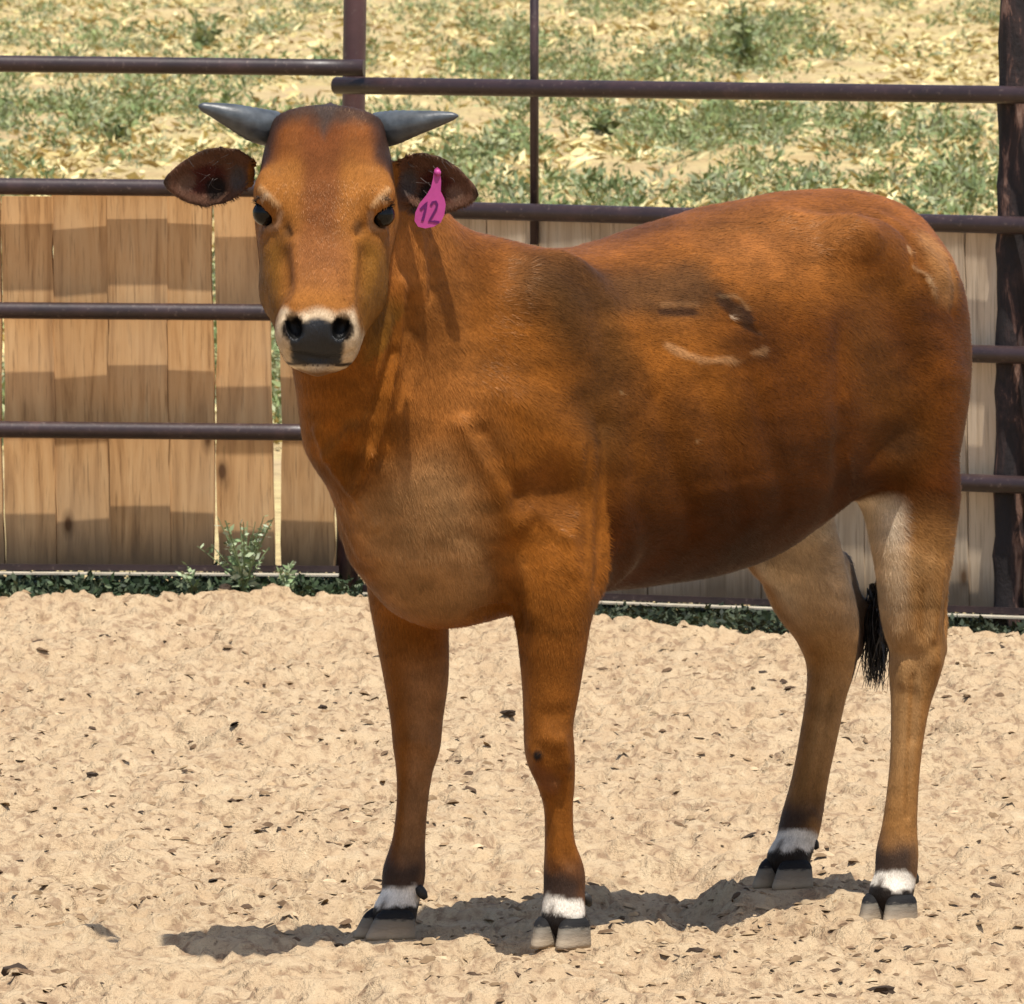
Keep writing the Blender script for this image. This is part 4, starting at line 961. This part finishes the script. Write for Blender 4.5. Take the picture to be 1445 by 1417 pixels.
def stroke(pts, w, parent):
    L_, R_ = [], []
    for i, p in enumerate(pts):
        a = np.array(pts[max(i-1, 0)], float); b = np.array(pts[min(i+1, len(pts)-1)], float); t = (b - a) / np.linalg.norm(b - a); nrm = np.array([-t[1], t[0]]) * w / 2; L_.append(tuple(np.array(p) + nrm)); R_.append(tuple(np.array(p) - nrm))
    n = len(pts); P = [Ld(u, v, TD - .0012) for u, v in L_ + R_]; Bk = [Ld(u, v, TD + .0006) for u, v in L_ + R_]
    Fq = []
    for i in range(n - 1): Fq += [(i, i+1, n+i+1, n+i), (2*n+i, 3*n+i, 3*n+i+1, 2*n+i+1), (i, 2*n+i, 2*n+i+1, i+1), (n+i, n+i+1, 3*n+i+1, 3*n+i)]
    me = mesh_of('digit', P + Bk, Fq); return link('digit', me, M_ink, parent)
stroke([(593.5, 296), (598, 291), (602, 285.5), (600.5, 295), (598, 305), (596, 312)], 3.6, tg)
stroke([(608, 290), (610.5, 285.5), (615, 284.5), (617, 288.5), (615.5, 295), (611, 303), (605.5, 312.5), (613, 312.5), (620, 314)], 3.2, tg)
ball('tag_button', Ld(617.5, 244, TD), .0055, M_tag).parent = tg
# ---- hair: tail switch
def strands(name, roots, tips, wid, mat, parent, bend=.01, seg=5):
    V = []; Fq = []
    for a, b in zip(roots, tips):
        a = np.array(a); b = np.array(b); side = np.cross(b - a, rng.normal(0, 1, 3)); side /= np.linalg.norm(side); bv = rng.normal(0, bend, 3); s0 = len(V)
        for k in range(seg + 1):
            t = k / seg; p = a + (b - a) * t + bv * math.sin(t * math.pi); w = wid * (1 - .85 * t) ; V += [p - side * w, p + side * w]
        for k in range(seg): Fq.append((s0 + 2*k, s0 + 2*k + 1, s0 + 2*k + 3, s0 + 2*k + 2))
    return link(name, mesh_of(name, V, Fq), mat, parent)
M_hair = simple('black_hair', (.012, .010, .010), .5, .4, 80, .3, .1)
rt = [np.array([-1.10, -.118, .50]) + np.array([rng.normal(0, .008), rng.normal(0, .008), rng.uniform(-.05, .02)]) for _ in range(420)]
tp = [np.array([-1.10 + rng.normal(0, .011), -.126 + rng.normal(0, .012), rng.uniform(.335, .44)]) for _ in range(420)]
strands('tail_switch', rt, tp, .0022, M_hair, cow, .008)
# eyelashes and inner ear hair
for e, s in zip(EYEP, (1, -1)):
    rt = []; tp = []
    for k in range(40):
        t = k / 39; a = Hd(s*.083 + s*(.008 + .012 * t), .172 - .018 + .004 * abs(t - .5), -.040 + .020 - .022 * t); rt.append(a); tp.append(a + HB @ np.array([s * .010, .004, .014]) + rng.normal(0, .002, 3))
    strands('eyelashes', rt, tp, .0008, M_hair, cow, .002, 3)
t_ = NT('ear_hair'); M_earhair = t_.set(color=(.05, .035, .028), rough=.8)
for base, tip, upv, outv, eh, dp, th in EARS:
    rt = []; tp = []
    for k in range(40):
        s_ = rng.uniform(.1, .75); p_ = rng.uniform(-.8, .7); q0 = -dp * (1 - p_ * p_) + th
        a = base + (tip - base) * s_ + upv * eh * p_ * .9 + outv * q0; rt.append(a); tp.append(a + (tip - base) * rng.uniform(.05, .13) + upv * rng.normal(-.004, .008) + outv * rng.uniform(.002, .008))
    strands('ear_hair', rt, tp, .0006, M_earhair if False else M_earhair, cow, .003, 4)
# ------------------------------------------------------------------ loose bits lying on the sand
def ground_z(x, y): return sand_h(np.atleast_1d(np.asarray(x, float)), np.atleast_1d(np.asarray(y, float)))
n = 15000; D = 1 / rng.uniform(1 / 29.9, 1 / 18.7, n); x = rng.uniform(-.05, .05, n) * D
keep = (D < edge_y(x) - .05) & (fbm2(x * 2.2, D * 1.1, 3) + .3 * rng.random(n) > .52); D, x = D[keep], x[keep]; n = len(D); zz = ground_z(x, D)
a = rng.normal(0, .7, n); L = .003 + .012 * rng.random(n) ** 3.0; up = np.array([0, 0, 1.0])
e1 = np.stack([np.cos(a), np.sin(a), rng.normal(0, .2, n)], 1) * L[:, None]; e2 = np.stack([-np.sin(a), np.cos(a), rng.normal(0, .2, n)], 1) * (L * (.35 + .4 * rng.random(n)))[:, None]
e3 = up[None] * (L * (.15 + .28 * rng.random(n)))[:, None]; b = np.stack([x, D, zz + .001], 1)
ring = [(1, 0), (.55, .8), (-.4, .9), (-1, .15), (-.5, -.85), (.5, -.75)]
lowr = [b + e1 * p * (.8 + .5 * rng.random((n, 1))) + e2 * q * (.8 + .5 * rng.random((n, 1))) for p, q in ring]
top = [b + e1 * p * .55 * (.7 + .6 * rng.random((n, 1))) + e2 * q * .55 + e3 * (.7 + .6 * rng.random((n, 1))) for p, q in ring]
V = np.stack(lowr + top + [b + e3 * 1.15], 1).reshape(-1, 3); i0 = np.arange(n) * 13
tri = []
for k in range(6):
    k2 = (k + 1) % 6; tri += [(k, k2, 6 + k2), (k, 6 + k2, 6 + k), (6 + k, 6 + k2, 12)]
Q = np.concatenate([np.stack([i0 + p, i0 + q, i0 + r], 1) for p, q, r in tri]); me = mesh_np('sand_litter', V, Q)
CH = np.array([(.085, .055, .035), (.15, .095, .055), (.24, .16, .09), (.34, .24, .14), (.46, .34, .21), (.05, .036, .026)])
set_color(me, 'col', np.repeat(CH[rng.choice(6, n, p=[.04, .14, .32, .32, .16, .02])] * (.8 + .4 * rng.random((n, 1))), 13, 0))
M_chip = mat_attr('litter', .9, .1, 60, .3)
tag(link('sand_litter', me, M_chip), 'small chips and crumbs of dung and straw strewn over the sand', 'litter', kind='stuff')
M_clod = simple('dung_clod', (.060, .042, .030), .9, .1, 60, .5, .6)
def clod_mesh(seed):
    bm = bmesh.new(); bmesh.ops.create_icosphere(bm, subdivisions=2, radius=1.0); r = np.random.default_rng(seed); ph = r.random(6) * 6
    for v in bm.verts:
        c = v.co; k = 1 + .18 * math.sin(3 * c.x + ph[0]) * math.sin(3 * c.y + ph[1]) + .16 * math.sin(5 * c.z + ph[2] + 2 * c.x) + r.normal(0, .06); v.co = Vector((c.x * k, c.y * k * .7, c.z * k * .5))
    me = bpy.data.meshes.new('dirt_clod'); bm.to_mesh(me); bm.free(); me.materials.append(M_clod); return me
cm = [clod_mesh(k) for k in range(5)]
clods = [(717, 993, .014, 'round dark clod on the sand between the front legs'), (455, 986, .013, 'dark clod on the sand left of the shaded front leg'), (318, 848, .022, 'flat dark clod at the sand edge below the leafy weed'),
         (148, 902, .010, 'small clod at the far left edge of the sand'), (130, 1087, .014, 'dark clod midway across the sand on the left'), (305, 1055, .016, 'long dark clod left of the cow at knee height'),
         (22, 1366, .028, 'dark clod in the near left corner of the sand'), (985, 1340, .020, 'clod on the bright sand in front of the belly shadow'), (1348, 1180, .020, 'clod lying right of the hind hooves'),
         (1245, 1382, .016, 'small clod in front of the near hind hoof'), (470, 1297, .016, 'clod on the edge of the shadow left of the front hooves'), (1410, 917, .022, 'dark clod at the foot of the peeling post'),
         (975, 1050, .011, 'small clod on the sand seen under the belly'), (560, 1015, .008, 'tiny clod against the outline of the shaded front leg'), (1180, 1150, .010, 'tiny clod between the hind legs'),
         (920, 1130, .012, 'small clod behind the near front cannon'), (640, 1100, .010, 'tiny clod right of the shaded front knee'), (870, 1180, .010, 'small clod right of the near front fetlock')]
for k, (u, v, r, lab) in enumerate(clods):
    p = on_ground(u, v); o = link('dirt_clod', cm[k % 5]); zg = float(ground_z([p.x], [p.y])[0]); o.location = (p.x, p.y, zg + r * .25); o.scale = (r * 1.3, r, r); o.rotation_euler = (0, 0, rng.random() * 3)
    tag(o, lab, 'clod', 'dark clods on the sand')
